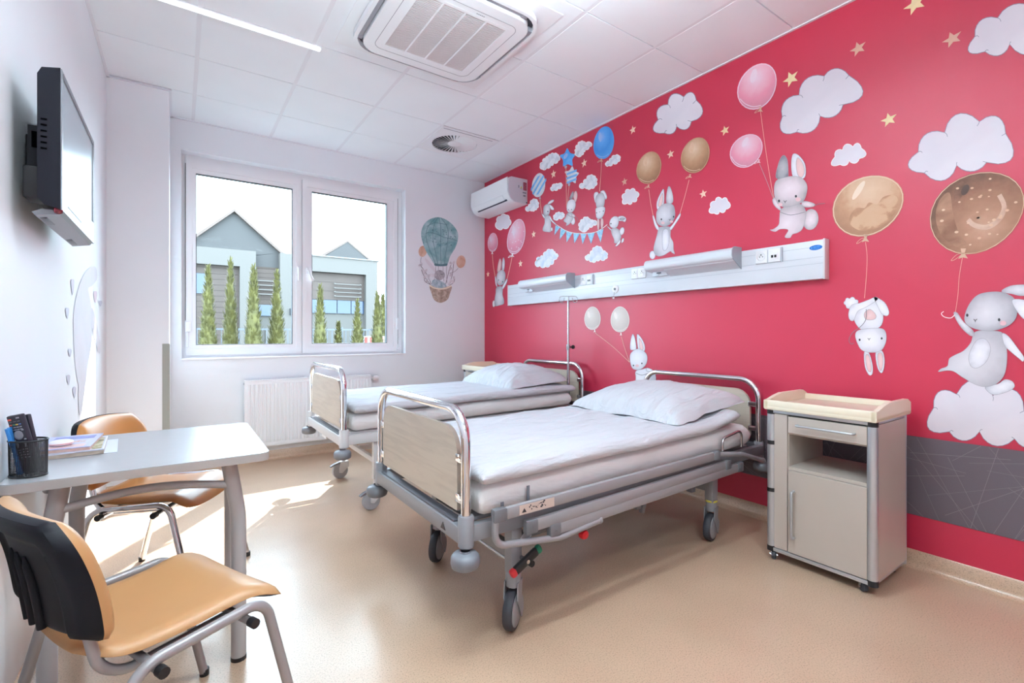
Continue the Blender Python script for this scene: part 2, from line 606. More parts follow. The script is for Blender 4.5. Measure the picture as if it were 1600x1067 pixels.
for y in YS[1:-1]:
    MB().box(XL, XR, y - 0.011, y + 0.011, H + 0.012, H + 0.03).obj('cross_rail', GRID, ceiling, smooth=0)
def edge_trim(x0, x1, y0, y1, n):
    return struct(MB().box(x0, x1, y0, y1, H - 0.006, H + 0.014, 0.001, 1).obj('trim_%d' % n, GRID, smooth=0))
edge_trim(XR - 0.018, XR, YF, YB, 1)
edge_trim(XL, XL + 0.018, YF, PY, 2)
edge_trim(XL, PX + 0.018, PY - 0.018, PY, 3)
edge_trim(PX, PX + 0.018, PY, YB, 4)
edge_trim(PX, XR, YB - 0.018, YB, 5)

FILL_FACE = emit('fill_lamp_face', (255, 250, 242), 1.5)  # glowing face of the added fill lamps
for k, (x0, x1, y0, y1) in enumerate(sorted(FILL_CELLS)):
    t = thing('added_fill_panel', 'unseen square fill panel added in the ceiling behind the viewer', 'added fill light', ((x0 + x1) / 2, (y0 + y1) / 2, H))  # panel added out of view to brighten the room
    MB().ring(rrect(x0 + 0.004, x1 - 0.004, y0 + 0.004, y1 - 0.004, 0.005, 1), rrect(x0 + 0.03, x1 - 0.03, y0 + 0.03, y1 - 0.03, 0.005, 1), 'z', H - 0.004, H + 0.03).obj('fill_panel_frame', GRID, t, smooth=0)
    MB().box(x0 + 0.03, x1 - 0.03, y0 + 0.03, y1 - 0.03, H + 0.012, H + 0.02).obj('fill_panel_face', FILL_FACE, t, smooth=0)

pd = thing('added_fill_pendant', 'unseen white fill pendant added on two rods above the viewer', 'added fill light', (FILL_PEND[0], FILL_PEND[1], FILL_PEND[2] - 0.03))  # pendant added out of view to brighten the ceiling and walls
px_, py_, pz_ = FILL_PEND
MB().ring(rrect(px_ - 0.50, px_ + 0.50, py_ - 0.065, py_ + 0.065, 0.02, 3), rrect(px_ - 0.485, px_ + 0.485, py_ - 0.052, py_ + 0.052, 0.015, 3), 'z', pz_ - 0.03, pz_ + 0.03).obj('fill_pendant_housing', GRID, pd, smooth=30)
MB().box(px_ - 0.485, px_ + 0.485, py_ - 0.052, py_ + 0.052, pz_ - 0.006, pz_ + 0.006).obj('fill_board', FILL_FACE, pd, smooth=0)
for q in (-0.38, 0.38):
    MB().tube([(px_ + q, py_ + 0.058, pz_ + 0.02), (px_ + q, py_ + 0.058, H + 0.01)], 0.004, 8).obj('fill_pendant_rod', GRID, pd, smooth=60)

# ------------------------------------------------------------------ window
def make_window():
    w = bpy.data.objects.new('window_1', None); COL.objects.link(w)
    w.location = (1.02, 5.1, WZ0); w['kind'] = 'structure'
    f = MB().ring(sq(WX0, WX1, WZ0 + 0.005, WZ1), sq(0.075, 1.958, 1.0, 2.672), 'y', 5.066, 5.14)
    f.box(0.968, 1.02, 5.068, 5.138, 0.99, 2.68, 0.002, 1)
    f.obj('window_frame', PVC, w, smooth=0)
    GASKET = M('window_gasket', (70, 72, 78), 0.6)
    for k, (o, i) in enumerate((((0.052, 0.989, 0.984, 2.69), (0.125, 0.911, 1.074, 2.585)), ((0.999, 1.976, 0.984, 2.69), (1.088, 1.858, 1.074, 2.588)))):
        # profiled sash: outer flat member, inner bevel step
        s = MB().ring(sq(*o), sq(o[0] + 0.045, o[1] - 0.045, o[2] + 0.055, o[3] - 0.065), 'y', 5.046, 5.11)
        s.ring(sq(o[0] + 0.045, o[1] - 0.045, o[2] + 0.055, o[3] - 0.065), sq(*i), 'y', 5.054, 5.11)
        sash = s.obj('sash', PVC, w, smooth=0)
        g = MB().ring(sq(*i), sq(i[0] + 0.005, i[1] - 0.005, i[2] + 0.005, i[3] - 0.005), 'y', 5.056, 5.10)
        g.obj('gasket', GASKET, sash, smooth=0)
        ex = 0.049 if k == 0 else 1.979
        MB().box(ex - 0.002, ex + 0.002, 5.050, 5.07, 1.0 if k else 1.29, 2.66).obj('hinge_gap', DARKGAP, sash, smooth=0)
        MB().box(i[0], i[1], 5.078, 5.084, i[2], i[3]).obj('pane', GLASS, sash, smooth=0)
        hx = 0.962 if k == 0 else 1.046
        h = MB().box(hx - 0.013, hx + 0.013, 5.034, 5.047, 1.76, 1.83, 0.004)
        h.tube([(hx, 5.04, 1.80), (hx, 5.01, 1.80)], 0.009, 10)
        if k == 0:
            h.box(hx - 0.010, hx + 0.010, 4.998, 5.014, 1.69, 1.815, 0.006)
        else:
            R = Matrix.Translation((hx, 5.006, 1.80)) @ Matrix.Rotation(radians(-22), 4, 'Y')
            h.box(-0.010, 0.012, -0.008, 0.008, -0.115, 0.012, 0.006, 2, R)
        h.obj('handle', WHITE_PLASTIC, sash)
        if k == 0:
            MB().box(0.046, 0.085, 5.02, 5.05, 1.19, 1.28, 0.006).box(0.05, 0.07, 5.022, 5.05, 1.06, 1.19, 0.004).obj('hinge', WHITE_PLASTIC, sash)
        else:
            MB().box(1.955, 1.985, 5.022, 5.05, 1.22, 1.35, 0.008).box(1.966, 1.985, 5.028, 5.05, 1.0, 1.06, 0.004).obj('hinge', WHITE_PLASTIC, sash)
    MB().box(WX0 - 0.0, WX1 + 0.0, YB - 0.018, 5.068, WZ0 - 0.002, WZ0 + 0.012, 0.004).obj('window_sill', PVC, w)
    OUT = M('outer_sill_metal', (190, 192, 196), 0.4, 0.5)
    MB().box(WX0, WX1, 5.14, 5.42, WZ0 - 0.03, WZ0 + 0.0).obj('outer_sill', OUT, w, smooth=0)
make_window()

# ------------------------------------------------------------------ outside
GROUND = M('pale_paving', (80, 82, 76), 0.9, var=0.08, vscale=0.6)
struct(MB().box(-40, 50, 5.5, 90, -0.6, -0.3).obj('ground', GROUND, smooth=0))
RENDER_WHITE = M('white_house_render', (88, 83, 79), 0.8)
GABLE_BLUE = M('blue_grey_gable', (58, 55, 54), 0.7, var=0.03, vscale=1)
SIDING = M('mauve_grey_siding', (74, 62, 56), 0.7, var=0.05, vscale=2)
ROOF = M('reddish_roof_tiles', (94, 80, 74), 0.8, var=0.05, vscale=4)
BLUEGLASS = M('blue_house_glazing', (54, 66, 84), 0.15)
PALEBLUE = M('pale_blue_render', (82, 78, 74), 0.8)

def siding(m, x0, x1, y, z0, z1, pitch):
    z = z0
    while z < z1 - 0.01:
        zt = min(z + pitch - 0.02, z1)
        m.add([(x0, y, z), (x1, y, z), (x1, y - 0.03, zt), (x0, y - 0.03, zt), (x0, y + 0.02, zt), (x1, y + 0.02, zt)],
              [(0, 1, 2, 3), (3, 2, 5, 4)])
        z += pitch
    return m

def build_house_a():
    h = thing('house', 'white and blue-grey gabled house behind the four left trees', 'house', (1.5, 26, -0.3), 'neighbouring houses')
    Y = 24.0
    MB().box(-6, 2.825, Y, Y + 0.35, 4.13, 4.85).box(2.2, 2.825, Y, Y + 0.35, -0.3, 4.13).obj('white_wall', RENDER_WHITE, h, smooth=0)
    MB().box(3.8, 4.75, Y, Y + 5, -0.3, 4.88).obj('white_wall', RENDER_WHITE, h, smooth=0)
    siding(MB(), -6, 2.2, Y + 0.30, -0.3, 4.13, 0.24).box(-6, 2.2, Y + 0.32, Y + 0.5, -0.3, 4.13).obj('siding', SIDING, h, smooth=0)
    MB().box(0.55, 1.0, Y + 0.24, Y + 0.3, 2.9, 3.75).obj('window', BLUEGLASS, h, smooth=0)
    g = MB().prism([(-0.9, 4.0), (3.85, 4.2), (3.85, 4.93), (2.01, 6.55), (-0.9, 3.9)], 'y', Y + 0.4, Y + 8)
    g.obj('gable_wall', GABLE_BLUE, h, smooth=0)
    r = MB().prism([(2.01, 6.55), (2.01, 6.68), (4.05, 4.87), (3.98, 4.80)], 'y', Y + 0.2, Y + 8.2)
    r.prism([(2.01, 6.55), (2.01, 6.68), (-1.2, 3.73), (-1.1, 3.66)], 'y', Y + 0.2, Y + 8.2)
    r.obj('roof', ROOF, h, smooth=0)
    siding(MB(), 2.825, 3.8, Y + 0.36, 2.54, 4.22, 0.2).box(2.825, 3.8, Y + 0.38, Y + 0.6, 2.0, 4.22).obj('siding', SIDING, h, smooth=0)
    MB().box(2.825, 3.8, Y + 0.38, Y + 0.6, -0.3, 2.0).obj('lower_wall', PALEBLUE, h, smooth=0)
    MB().box(2.95, 3.62, Y + 0.28, Y + 0.4, 2.0, 2.5).obj('window', BLUEGLASS, h, smooth=0)
    MB().box(3.25, 3.55, Y + 0.3, Y + 0.4, -0.3, 1.45).obj('door', RENDER_WHITE, h, smooth=0)
    for z in (2.95, 3.15, 3.35, 3.55):
        MB().box(2.83, 3.8, Y + 0.12, Y + 0.18, z, z + 0.05).obj('balcony_rail', RENDER_WHITE, h, smooth=0)
    MB().box(4.2, 4.27, Y - 0.08, Y, 2.05, 2.35).obj('wall_lamp', DARKGAP, h, smooth=0)
    a = MB().tube([(1.36, Y + 0.6, 5.8), (1.36, Y + 0.6, 7.0)], 0.022, 6)
    for z, w in ((6.9, 0.16), (6.75, 0.22), (6.6, 0.26)):
        a.tube([(1.36 - w, Y + 0.6, z), (1.36 + w, Y + 0.6, z)], 0.014, 5)
    a.obj('antenna', M('antenna_metal', (120, 122, 126), 0.5, 0.6), h, smooth=0)

def build_house_b():
    h = thing('house', 'white house with small steep gable behind the right window sash', 'house', (6.6, 26, -0.3), 'neighbouring houses')
    Y = 24.0
    MB().box(4.95, 8.33, Y, Y + 0.35, 4.15, 4.87).box(7.74, 8.33, Y, Y + 6, -0.3, 4.15).obj('white_wall', RENDER_WHITE, h, smooth=0)
    MB().box(4.95, 8.45, Y - 0.05, Y + 6, 4.87, 4.93).obj('parapet_cap', M('parapet_grey', (104, 103, 102), 0.6), h, smooth=0)
    siding(MB(), 4.95, 7.74, Y + 0.30, 2.85, 4.15, 0.43).box(4.95, 7.74, Y + 0.32, Y + 0.6, 2.85, 4.15).obj('siding', SIDING, h, smooth=0)
    for x0, x1 in ((5.0, 5.68), (5.72, 6.38), (6.42, 7.06), (7.10, 7.72)):
        MB().box(x0, x1, Y + 0.28, Y + 0.34, 2.19, 2.83).obj('balcony_glass', BLUEGLASS, h, smooth=0)
    MB().box(4.95, 7.74, Y + 0.36, Y + 0.6, -0.3, 2.85).obj('lower_wall', PALEBLUE, h, smooth=0)
    for z in (3.0, 3.2, 3.4, 3.6):
        b = MB().box(6.25, 7.5, Y + 0.1, Y + 0.15, z, z + 0.045)
        b.sphere((6.25, Y + 0.12, z + 0.02), 0.05, 8, 6).sphere((7.5, Y + 0.12, z + 0.02), 0.05, 8, 6)
        b.obj('balcony_rail', RENDER_WHITE, h)
    MB().prism([(5.75, 4.9), (8.08, 4.9), (6.95, 5.80)], 'y', Y + 0.42, Y + 6).obj('gable_wall', GABLE_BLUE, h, smooth=0)
    MB().prism([(6.95, 5.78), (6.95, 5.87), (8.22, 4.93), (8.08, 4.93)], 'y', Y + 0.4, Y + 6).obj('roof', ROOF, h, smooth=0)
    MB().prism([(6.95, 5.78), (6.95, 5.87), (5.55, 4.93), (5.75, 4.93)], 'y', Y + 0.4, Y + 6).obj('roof', ROOF, h, smooth=0)
    MB().box(8.33, 8.5, Y + 0.5, Y + 0.7, -0.3, 4.8).obj('downpipe', M('parapet_grey', (196, 198, 202)), h, smooth=0)
build_house_a()
build_house_b()

# low roof far to the right, the fence, the striped barrier
hb = thing('shed', 'low grey shed far behind the last trees', 'shed', (10.9, 27, -0.3))
MB().box(9.3, 13, 26, 29, -0.3, 2.6).obj('wall', M('shed_wall', (98, 95, 92), 0.8), hb, smooth=0)
MB().prism([(9.0, 2.6), (13.3, 2.6), (11.2, 3.6)], 'y', 25.8, 29.2).obj('roof', ROOF, hb, smooth=0)

FENCE = M('dark_fence_steel', (92, 96, 104), 0.5, 0.3)
fn = thing('metal_fence', 'low dark metal railing fence behind the row of trees', 'fence', (2.5, 13.2, -0.3))
for z in (1.27, 0.1):
    MB().box(-1.5, 7.0, 13.18, 13.22, z, z + 0.04).obj('rail', FENCE, fn, smooth=0)
for k in range(6):
    MB().box(-1.5 + k * 1.7 - 0.025, -1.5 + k * 1.7 + 0.025, 13.17, 13.23, -0.3, 1.36).obj('post', FENCE, fn, smooth=0)
pk = MB()
for k in range(70):
    x = -1.45 + k * 0.12
    pk.box(x - 0.008, x + 0.008, 13.19, 13.21, 0.1, 1.29)
pk.obj('pickets', FENCE, fn, smooth=0, kind='stuff')

bar = thing('barrier', 'red and white striped barrier beside the last tree', 'barrier', (4.2, 12.4, -0.3))
BR, BWH = M('barrier_red', (150, 50, 40), 0.5), M('barrier_white', (150, 148, 146), 0.5)
MB().box(3.95, 4.50, 12.42, 12.46, 0.78, 1.12).obj('board', BWH, bar, smooth=0)
for k in range(4):
    x = 3.97 + k * 0.14
    MB().box(x, x + 0.065, 12.40, 12.425, 0.8, 1.09).obj('stripe', BR, bar, smooth=0, label='red stripe')
for x in (4.0, 4.44):
    MB().box(x - 0.02, x + 0.02, 12.42, 12.46, -0.3, 0.8).box(x - 0.03, x + 0.03, 12.2, 12.68, -0.3, -0.24).obj('leg', BWH, bar, smooth=0)

LEAF = M('thuja_green', (76, 72, 31), 0.8, var=0.35, vscale=7)
TRUNK = M('trunk_brown', (96, 78, 62), 0.9, var=0.1)
def thuja_mesh(seed):
    r = random.Random(seed)
    m = MB()
    HT, R = 2.85, 0.23
    def prof(t):
        return 0.185 * min(1.0, (max(0.002, 1 - t) / 0.62) ** 0.8) * (0.85 + 0.15 * min(1, t * 5))
    rows = []
    for i in range(26):
        t = i / 25
        row = []
        for k in range(18):
            a = 2 * pi * k / 18
            rr = prof(t) * (0.93 + 0.14 * mnoise.noise(Vector((cos(a) * 2.2, sin(a) * 2.2, t * 13 + seed))))
            row.append(Vector((rr * cos(a), rr * sin(a), 0.12 + t * (HT - 0.2))))
        rows.append(row)
    m.grid(rows, closed_u=True)
    for _ in range(950):
        t = r.random() ** 1.15; a = r.uniform(0, 2 * pi)
        rr = prof(t) * r.uniform(0.82, 1.02)
        c = Vector((rr * cos(a), rr * sin(a), 0.12 + t * (HT - 0.18)))
        up = Vector((cos(a) * 0.55, sin(a) * 0.55, 1.0)).normalized()
        side = Vector((-sin(a), cos(a), 0)) * r.uniform(0.012, 0.022)
        L = r.uniform(0.06, 0.12)
        m.add([c - side, c + side, c + up * L + side * 0.4, c + up * L * 1.15, c + up * L - side * 0.4], [(0, 1, 2, 3, 4)])
    return m
tree_protos = []
def make_tree(x, y, top, r, label, seed):
    t = thing('thuja_tree', label, 'tree', (x, y, -0.3), 'clipped thujas outside the window')
    s = (r / 0.20, r / 0.20, (top + 0.3) / 2.85)
    if len(tree_protos) < 3:
        f = thuja_mesh(seed).obj('foliage', LEAF, None, smooth=0)
        k = MB().tube([(0, 0, 0), (0, 0, 0.5)], 0.035, 8).obj('trunk', TRUNK, None)
        tree_protos.append((f, k))
    else:
        pf, pk_ = tree_protos[seed % 3]
        f = pf.copy(); COL.objects.link(f); k = pk_.copy(); COL.objects.link(k)
    f.parent = t; k.parent = t
    f.location = (0, 0, 0); k.location = (0, 0, 0)
    f.scale = s; k.scale = (1, 1, 1)
for args in ((0.47, 11.0, 2.50, 0.176, 'first thuja from the left through the window', 1),
             (0.876, 11.4, 2.73, 0.166, 'tallest thuja, second from the left through the window', 2),
             (1.25, 11.0, 2.60, 0.192, 'third thuja from the left through the window', 3),
             (1.74, 11.4, 2.55, 0.195, 'thuja just left of the window mullion', 4),
             (2.54, 11.0, 2.28, 0.175, 'thuja just right of the window mullion', 5),
             (3.03, 11.4, 1.47, 0.18, 'smallest thuja, lowest of the row', 6),
             (3.35, 11.0, 1.96, 0.18, 'middle-height thuja right of the smallest one', 7),
             (3.95, 11.4, 2.23, 0.18, 'thuja behind the striped barrier', 8),
             (4.62, 12.9, 2.28, 0.21, 'last thuja at the right edge of the window', 9)):
    make_tree(*args)
# ------------------------------------------------------------------ wall art: flat printed stickers
def catmull(pts, seg=4, closed=True):
    out = []
    n = len(pts)
    rng = range(n) if closed else range(n - 1)
    for i in rng:
        if closed:
            p0, p1, p2, p3 = pts[i - 1], pts[i], pts[(i + 1) % n], pts[(i + 2) % n]
        else:
            p0, p1, p2, p3 = pts[max(i - 1, 0)], pts[i], pts[i + 1], pts[min(i + 2, n - 1)]
        for k in range(seg):
            t = k / seg
            out.append(tuple(0.5 * (2 * p1[a] + (p2[a] - p0[a]) * t + (2 * p0[a] - 5 * p1[a] + 4 * p2[a] - p3[a]) * t * t
                                    + (3 * p1[a] - p0[a] - 3 * p2[a] + p3[a]) * t ** 3) for a in (0, 1)))
    if not closed:
        out.append(tuple(pts[-1]))
    return out

def ellipse(cx, cy, rx, ry, ang=0, n=24, egg=0.0):
    """Ellipse in pixels; ang in degrees is the direction of the rx axis (image up = positive)."""
    a = radians(ang); out = []
    for k in range(n):
        t = 2 * pi * k / n
        x, y = rx * cos(t), ry * sin(t) * (1 + egg * cos(t))
        out.append((cx + x * cos(a) + y * sin(a), cy - x * sin(a) + y * cos(a)))
    return out

def arcs(cusps, bulge=0.38, seg=7):
    """Cloud outline: arcs bulging outwards between cusps (clockwise in the image)."""
    out = []
    n = len(cusps)
    for i in range(n):
        p, q = cusps[i], cusps[(i + 1) % n]
        bl = bulge[i % len(bulge)] if isinstance(bulge, (list, tuple)) else bulge
        dx, dy = q[0] - p[0], q[1] - p[1]
        for k in range(seg):
            t = k / seg
            h = bl * sin(pi * t) ** 0.72
            out.append((p[0] + dx * t + dy * h, p[1] + dy * t - dx * h))
    return out

class Art:
    """Draws on a wall plane from places measured in the photograph (crop origin and scale)."""
    def __init__(self, wall='right', x0=0.0, y0=0.0, s=1.0):
        self.wall, self.x0, self.y0, self.s = wall, x0, y0, s
    def P(self, p, layer):
        px, py = self.x0 + p[0] * self.s, self.y0 + p[1] * self.s
        d = 0.0012 + 0.0004 * layer
        if self.wall == 'right': return on_x(px, py, XR) + Vector((-d, 0, 0))
        if self.wall == 'back': return on_y(px, py, YB) + Vector((0, -d, 0))
        return on_x(px, py, XL) + Vector((d, 0, 0))
    def root(self, name, label, cat, c, group=None):
        return thing(name, label, cat, self.P(c, 0), group)
    def poly(self, name, pts, mat, parent, layer=1, smooth=True, **kw):
        pts = catmull(pts) if smooth else pts
        m = MB().add([self.P(p, layer) for p in pts], [tuple(range(len(pts)))])
        return m.obj(name, mat, parent, smooth=0, **kw)
    def strip(self, name, lines, w, mat, parent, layer=2, closed=False, seg=4, smooth=True, **kw):
        """One or several painted strokes w pixels (crop units) wide."""
        m = MB()
        for pts in lines:
            if smooth and len(pts) > 2: pts = catmull(pts, seg, closed)
            n = len(pts)
            L = []; R = []
            for i in range(n):
                a = pts[i - 1] if (closed or i > 0) else pts[i]
                b = pts[(i + 1) % n] if (closed or i < n - 1) else pts[i]
                dx, dy = b[0] - a[0], b[1] - a[1]
                l = sqrt(dx * dx + dy * dy) or 1
                nx, ny = -dy / l * w / 2, dx / l * w / 2
                L.append(self.P((pts[i][0] + nx, pts[i][1] + ny), layer)); R.append(self.P((pts[i][0] - nx, pts[i][1] - ny), layer))
            fs = [(i, (i + 1) % n, n + (i + 1) % n, n + i) for i in range(n if closed else n - 1)]
            m.add(L + R, fs)
        return m.obj(name, mat, parent, smooth=0, **kw)

CLOUD_A = WC('cloud_print', [(0.3, (220, 214, 224)), (0.7, (231, 226, 234))], 3)
CLOUD_W = WC('cloud_wash', [(0.32, (196, 200, 210)), (0.5, (226, 229, 238)), (0.72, (244, 244, 248))], 16)
CLOUD_B = WC('cloud_blue_wash', [(0.32, (196, 210, 236)), (0.55, (226, 232, 244)), (0.75, (246, 247, 250))], 14)
CLOUD_LINE = M('cloud_outline', (128, 130, 150), 0.5)
CLOUD_RIM = M('cloud_rim', (246, 244, 244), 0.5)
FUR = WC('rabbit_fur', [(0.28, (186, 182, 188)), (0.5, (214, 211, 217)), (0.72, (236, 233, 237))], 16)
FUR_P = WC('rabbit_fur_pink', [(0.3, (196, 186, 188)), (0.5, (226, 212, 218)), (0.7, (240, 226, 232))], 15)
FUR_D = WC('rabbit_fur_dark', [(0.3, (140, 140, 146)), (0.55, (176, 174, 180)), (0.75, (208, 205, 211))], 22)
FUR_W = WC('rabbit_fur_white', [(0.3, (214, 213, 222)), (0.6, (236, 235, 241)), (0.8, (248, 247, 250))], 16)
EAR_PINK = WC('ear_pink', [(0.3, (222, 176, 176)), (0.7, (240, 212, 210))], 20)
BLUSH = M('blush_print', (228, 186, 192), 0.6)
INK = M('ink_print', (46, 44, 50), 0.5)
FINE_INK = M('grey_ink', (122, 118, 124), 0.5)
STRING = M('string_print', (226, 178, 160), 0.5)
STRING_G = M('string_grey', (170, 150, 152), 0.5)
STAR_Y = M('star_yellow', (238, 216, 168), 0.55, var=0.05, vscale=30)
STAR_B = M('star_beige', (216, 172, 152), 0.55, var=0.05, vscale=30)
STAR_P = M('star_peach', (244, 214, 190), 0.55, var=0.05, vscale=30)
B_BROWN = WC('balloon_brown', [(0.28, (164, 120, 92)), (0.5, (196, 152, 118)), (0.68, (214, 176, 144)), (0.8, (226, 194, 166))], 8)
B_BROWN_D = WC('balloon_brown_dark', [(0.28, (120, 82, 64)), (0.5, (150, 108, 86)), (0.7, (176, 132, 108))], 14)
B_BROWN_L = WC('balloon_brown_light', [(0.3, (212, 172, 140)), (0.7, (228, 200, 176))], 14)
B_PINK = WC('balloon_pink', [(0.3, (226, 150, 172)), (0.5, (238, 176, 194)), (0.75, (242, 206, 218))], 10)
B_PINK_L = WC('balloon_pink_light', [(0.3, (236, 206, 218)), (0.7, (240, 226, 236))], 12)
B_CREAM = WC('balloon_cream', [(0.3, (212, 200, 194)), (0.7, (232, 222, 214))], 6)
B_CREAM_L = M('balloon_cream_rim', (240, 228, 220), 0.5)
B_BLUE = WC('balloon_blue', [(0.3, (66, 148, 226)), (0.55, (92, 172, 240)), (0.75, (136, 192, 240))], 9)
B_BLUE_L = WC('balloon_blue_light', [(0.3, (140, 182, 238)), (0.7, (182, 194, 236))], 14)
B_GREYW = WC('balloon_pale', [(0.3, (206, 210, 218)), (0.7, (228, 230, 236))], 12)
B_SKY = M('balloon_sky_stripe', (112, 178, 232), 0.5, var=0.06, vscale=20)
KNOT = M('knot_print', (214, 176, 150), 0.5)
KNOT_P = M('knot_pink', (240, 196, 206), 0.5)

# --- outlined clouds
def cloud(label, art, cusps, group, outline=True, bulge=0.40):
    pts = arcs(cusps, bulge)
    cx = sum(p[0] for p in cusps) / len(cusps); cy = sum(p[1] for p in cusps) / len(cusps)
    r = art.root('cloud_decal', label, 'wall decal', (cx, cy), group)
    art.poly('cloud', pts, CLOUD_A, r, 1, False)
    if outline:
        art.strip('outline', [pts], 1.0 / art.s, CLOUD_LINE, r, 2, True, smooth=False)
        cr = []
        for i, p in enumerate(cusps):
            dx, dy = cx - p[0], cy - p[1]
            l = sqrt(dx * dx + dy * dy)
            k = min(0.26 * l, 6.5 / art.s)
            cr.append([p, (p[0] + (dx / l) * k * 0.6 + dy / l * k * 0.12, p[1] + (dy / l) * k * 0.6 - dx / l * k * 0.12), (p[0] + dx / l * k, p[1] + dy / l * k + 0.25 * k)])
        art.strip('crease', cr, 0.8 / art.s, CLOUD_LINE, r, 2, kind='stuff')
    else:
        art.strip('rim', [pts], 1.2 / art.s, CLOUD_RIM, r, 2, True, smooth=False)
    return r
GC = 'cloud stickers on the red wall'
A1 = Art('right', 1000, 130, 0.1)
cloud('pale outlined cloud sticker hanging just under the ceiling edge, left of the pink balloons', A1, [(388, 780), (285, 572), (440, 335), (685, 215), (880, 265), (805, 598), (575, 675)], GC, True, [.6,.33,.42,.5,.42,.38,.3])
A2 = Art('right', 1200, 90, 0.1687)
cloud('long slanting outlined cloud sticker right of the topmost pink balloon', A2, [(268, 690), (133, 550), (288, 348), (522, 172), (750, 165), (697, 437), (484, 543)], GC, True, [.5,.27,.27,.30,.58,.25,.28])
cloud('small slanting white cloud sticker above the smooth brown balloon', A2, [(670, 990), (622, 920), (692, 856), (788, 826), (866, 840), (848, 935), (752, 955)], GC, False, [.8,.35,.4,.5,.55,.35,.3])
A3 = Art('right', 1400, 0, 0.2625)
cloud('outlined cloud sticker cut off by the upper right corner', A3, [(530, 308), (470, 218), (605, 108), (850, 66), (960, 90), (900, 262), (677, 265)], GC, True, [.75,.3,.26,.3,.3,.3,.3])
cloud('large outlined cloud sticker floating above the biggest brown balloon', A3, [(170, 1030), (133, 905), (290, 790), (498, 725), (653, 795), (540, 967), (362, 985)], GC, True, [.62,.30,.38,.42,.55,.25,.35])
A4 = Art('right', 1430, 420, 0.281)
cloud('big outlined cloud sticker under the running rabbit, touching the grey band', A4, [(190, 905), (103, 772), (230, 697), (432, 705), (605, 790), (740, 800), (720, 950), (553, 945), (358, 905)], GC, True, [.55,.42,.42,.42,.4,.3,.3,.3,.3])
A5 = Art('right', 1090, 290, 0.0562)
cloud('small white cloud sticker right of the rabbit with two brown balloons', A5, [(470, 765), (370, 600), (495, 435), (685, 382), (838, 430), (785, 660), (612, 705)], GC, False, [.55,.33,.45,.45,.45,.4,.4])
A6 = Art('right', 820, 170, 0.2157)
cloud('small white cloud sticker left of the smaller brown balloon string', A6, [(745, 684), (712, 655), (730, 612), (765, 590), (803, 598), (812, 645), (780, 672)], GC, False, [.55,.33,.45,.45,.45,.4,.4])
A7 = Art('right', 750, 320, 0.1594)
cloud('tall white cloud sticker just under the wall air conditioner', A7, [(180, 238), (168, 165), (205, 112), (255, 100), (288, 140), (286, 205), (225, 225)], GC, False, 0.3)

def wash_cloud(label, art, pts, mat=CLOUD_W):
    cx = sum(p[0] for p in pts) / len(pts); cy = sum(p[1] for p in pts) / len(pts)
    r = art.root('cloud_decal', label, 'wall decal', (cx, cy), GC)
    pts_c = arcs(pts, 0.30, 4)
    art.poly('cloud', pts_c, mat, r, 1, False)
    art.strip('rim', [pts_c], 1.0 / art.s, CLOUD_RIM, r, 2, True, smooth=False)
    sh = [(cx + (p[0] - cx) * 0.6, cy + (p[1] - cy) * 0.5 + 0.06 * (max(q[1] for q in pts) - min(q[1] for q in pts))) for p in pts[len(pts) // 4: 3 * len(pts) // 4]]
    art.strip('brush_stroke', [sh], 0.9 / art.s, M('cloud_brush', (206, 211, 224), 0.5), r, 2)
A8 = Art('right', 820, 180, 0.13126)
wash_cloud('grey painted cloud sticker nearest the ceiling corner, left of the blue star balloon', A8, [(185, 600), (215, 560), (250, 510), (280, 490), (310, 465), (350, 458), (390, 465), (405, 490), (420, 510), (400, 540), (345, 570), (310, 600), (260, 630), (210, 645)])
wash_cloud('grey painted cloud sticker between the blue star and the blue balloon', A8, [(605, 440), (612, 400), (635, 350), (665, 315), (700, 315), (725, 335), (800, 340), (770, 375), (720, 410), (700, 440), (680, 475), (620, 485)])
wash_cloud('white painted cloud sticker at the lower right of the blue balloon', A8, [(968, 600), (975, 560), (1010, 550), (1035, 510), (1080, 480), (1120, 480), (1135, 520), (1110, 555), (1050, 575), (1000, 600)])
wash_cloud('pointed white painted cloud sticker left of the blue balloon string', A8, [(650, 855), (700, 810), (740, 760), (780, 715), (815, 720), (845, 745), (855, 790), (835, 845), (790, 870), (745, 875), (720, 855)])
wash_cloud('small painted cloud sticker right of the striped egg-shaped balloon', A8, [(315, 895), (325, 850), (365, 820), (400, 825), (415, 810), (440, 815), (440, 850), (400, 875), (350, 890)])
A9 = Art('right', 820, 300, 0.0937)
wash_cloud('painted cloud sticker under the striped egg-shaped balloon', A9, [(15, 300), (60, 240), (100, 200), (130, 130), (170, 120), (215, 160), (225, 215), (205, 270), (170, 300), (125, 315), (90, 300)])
wash_cloud('small painted cloud sticker between the two rabbits left of the bunting', A9, [(485, 430), (510, 375), (545, 345), (600, 350), (650, 360), (660, 395), (640, 425), (570, 440), (500, 460)])
A10 = Art('right', 900, 290, 0.09375)
wash_cloud('painted cloud sticker just above the middle of the bunting', A10, [(60, 690), (75, 610), (120, 560), (175, 525), (215, 545), (240, 585), (290, 580), (350, 625), (290, 660), (215, 690), (195, 735), (80, 750)])
A11 = Art('right', 820, 370, 0.1)
wash_cloud('bluish painted cloud sticker above the left bed lamp', A11, [(165, 435), (230, 360), (185, 350), (240, 320), (295, 300), (340, 230), (405, 200), (455, 225), (475, 270), (515, 275), (510, 320), (450, 350), (455, 380), (400, 435), (325, 465), (240, 455)], CLOUD_B)
wash_cloud('bluish painted cloud sticker under the rabbit at the right bunting end', A11, [(945, 335), (970, 295), (1030, 285), (1060, 210), (1100, 165), (1160, 155), (1205, 185), (1215, 225), (1270, 240), (1290, 295), (1265, 345), (1180, 350), (1120, 370), (1050, 390), (1010, 360)], CLOUD_B)

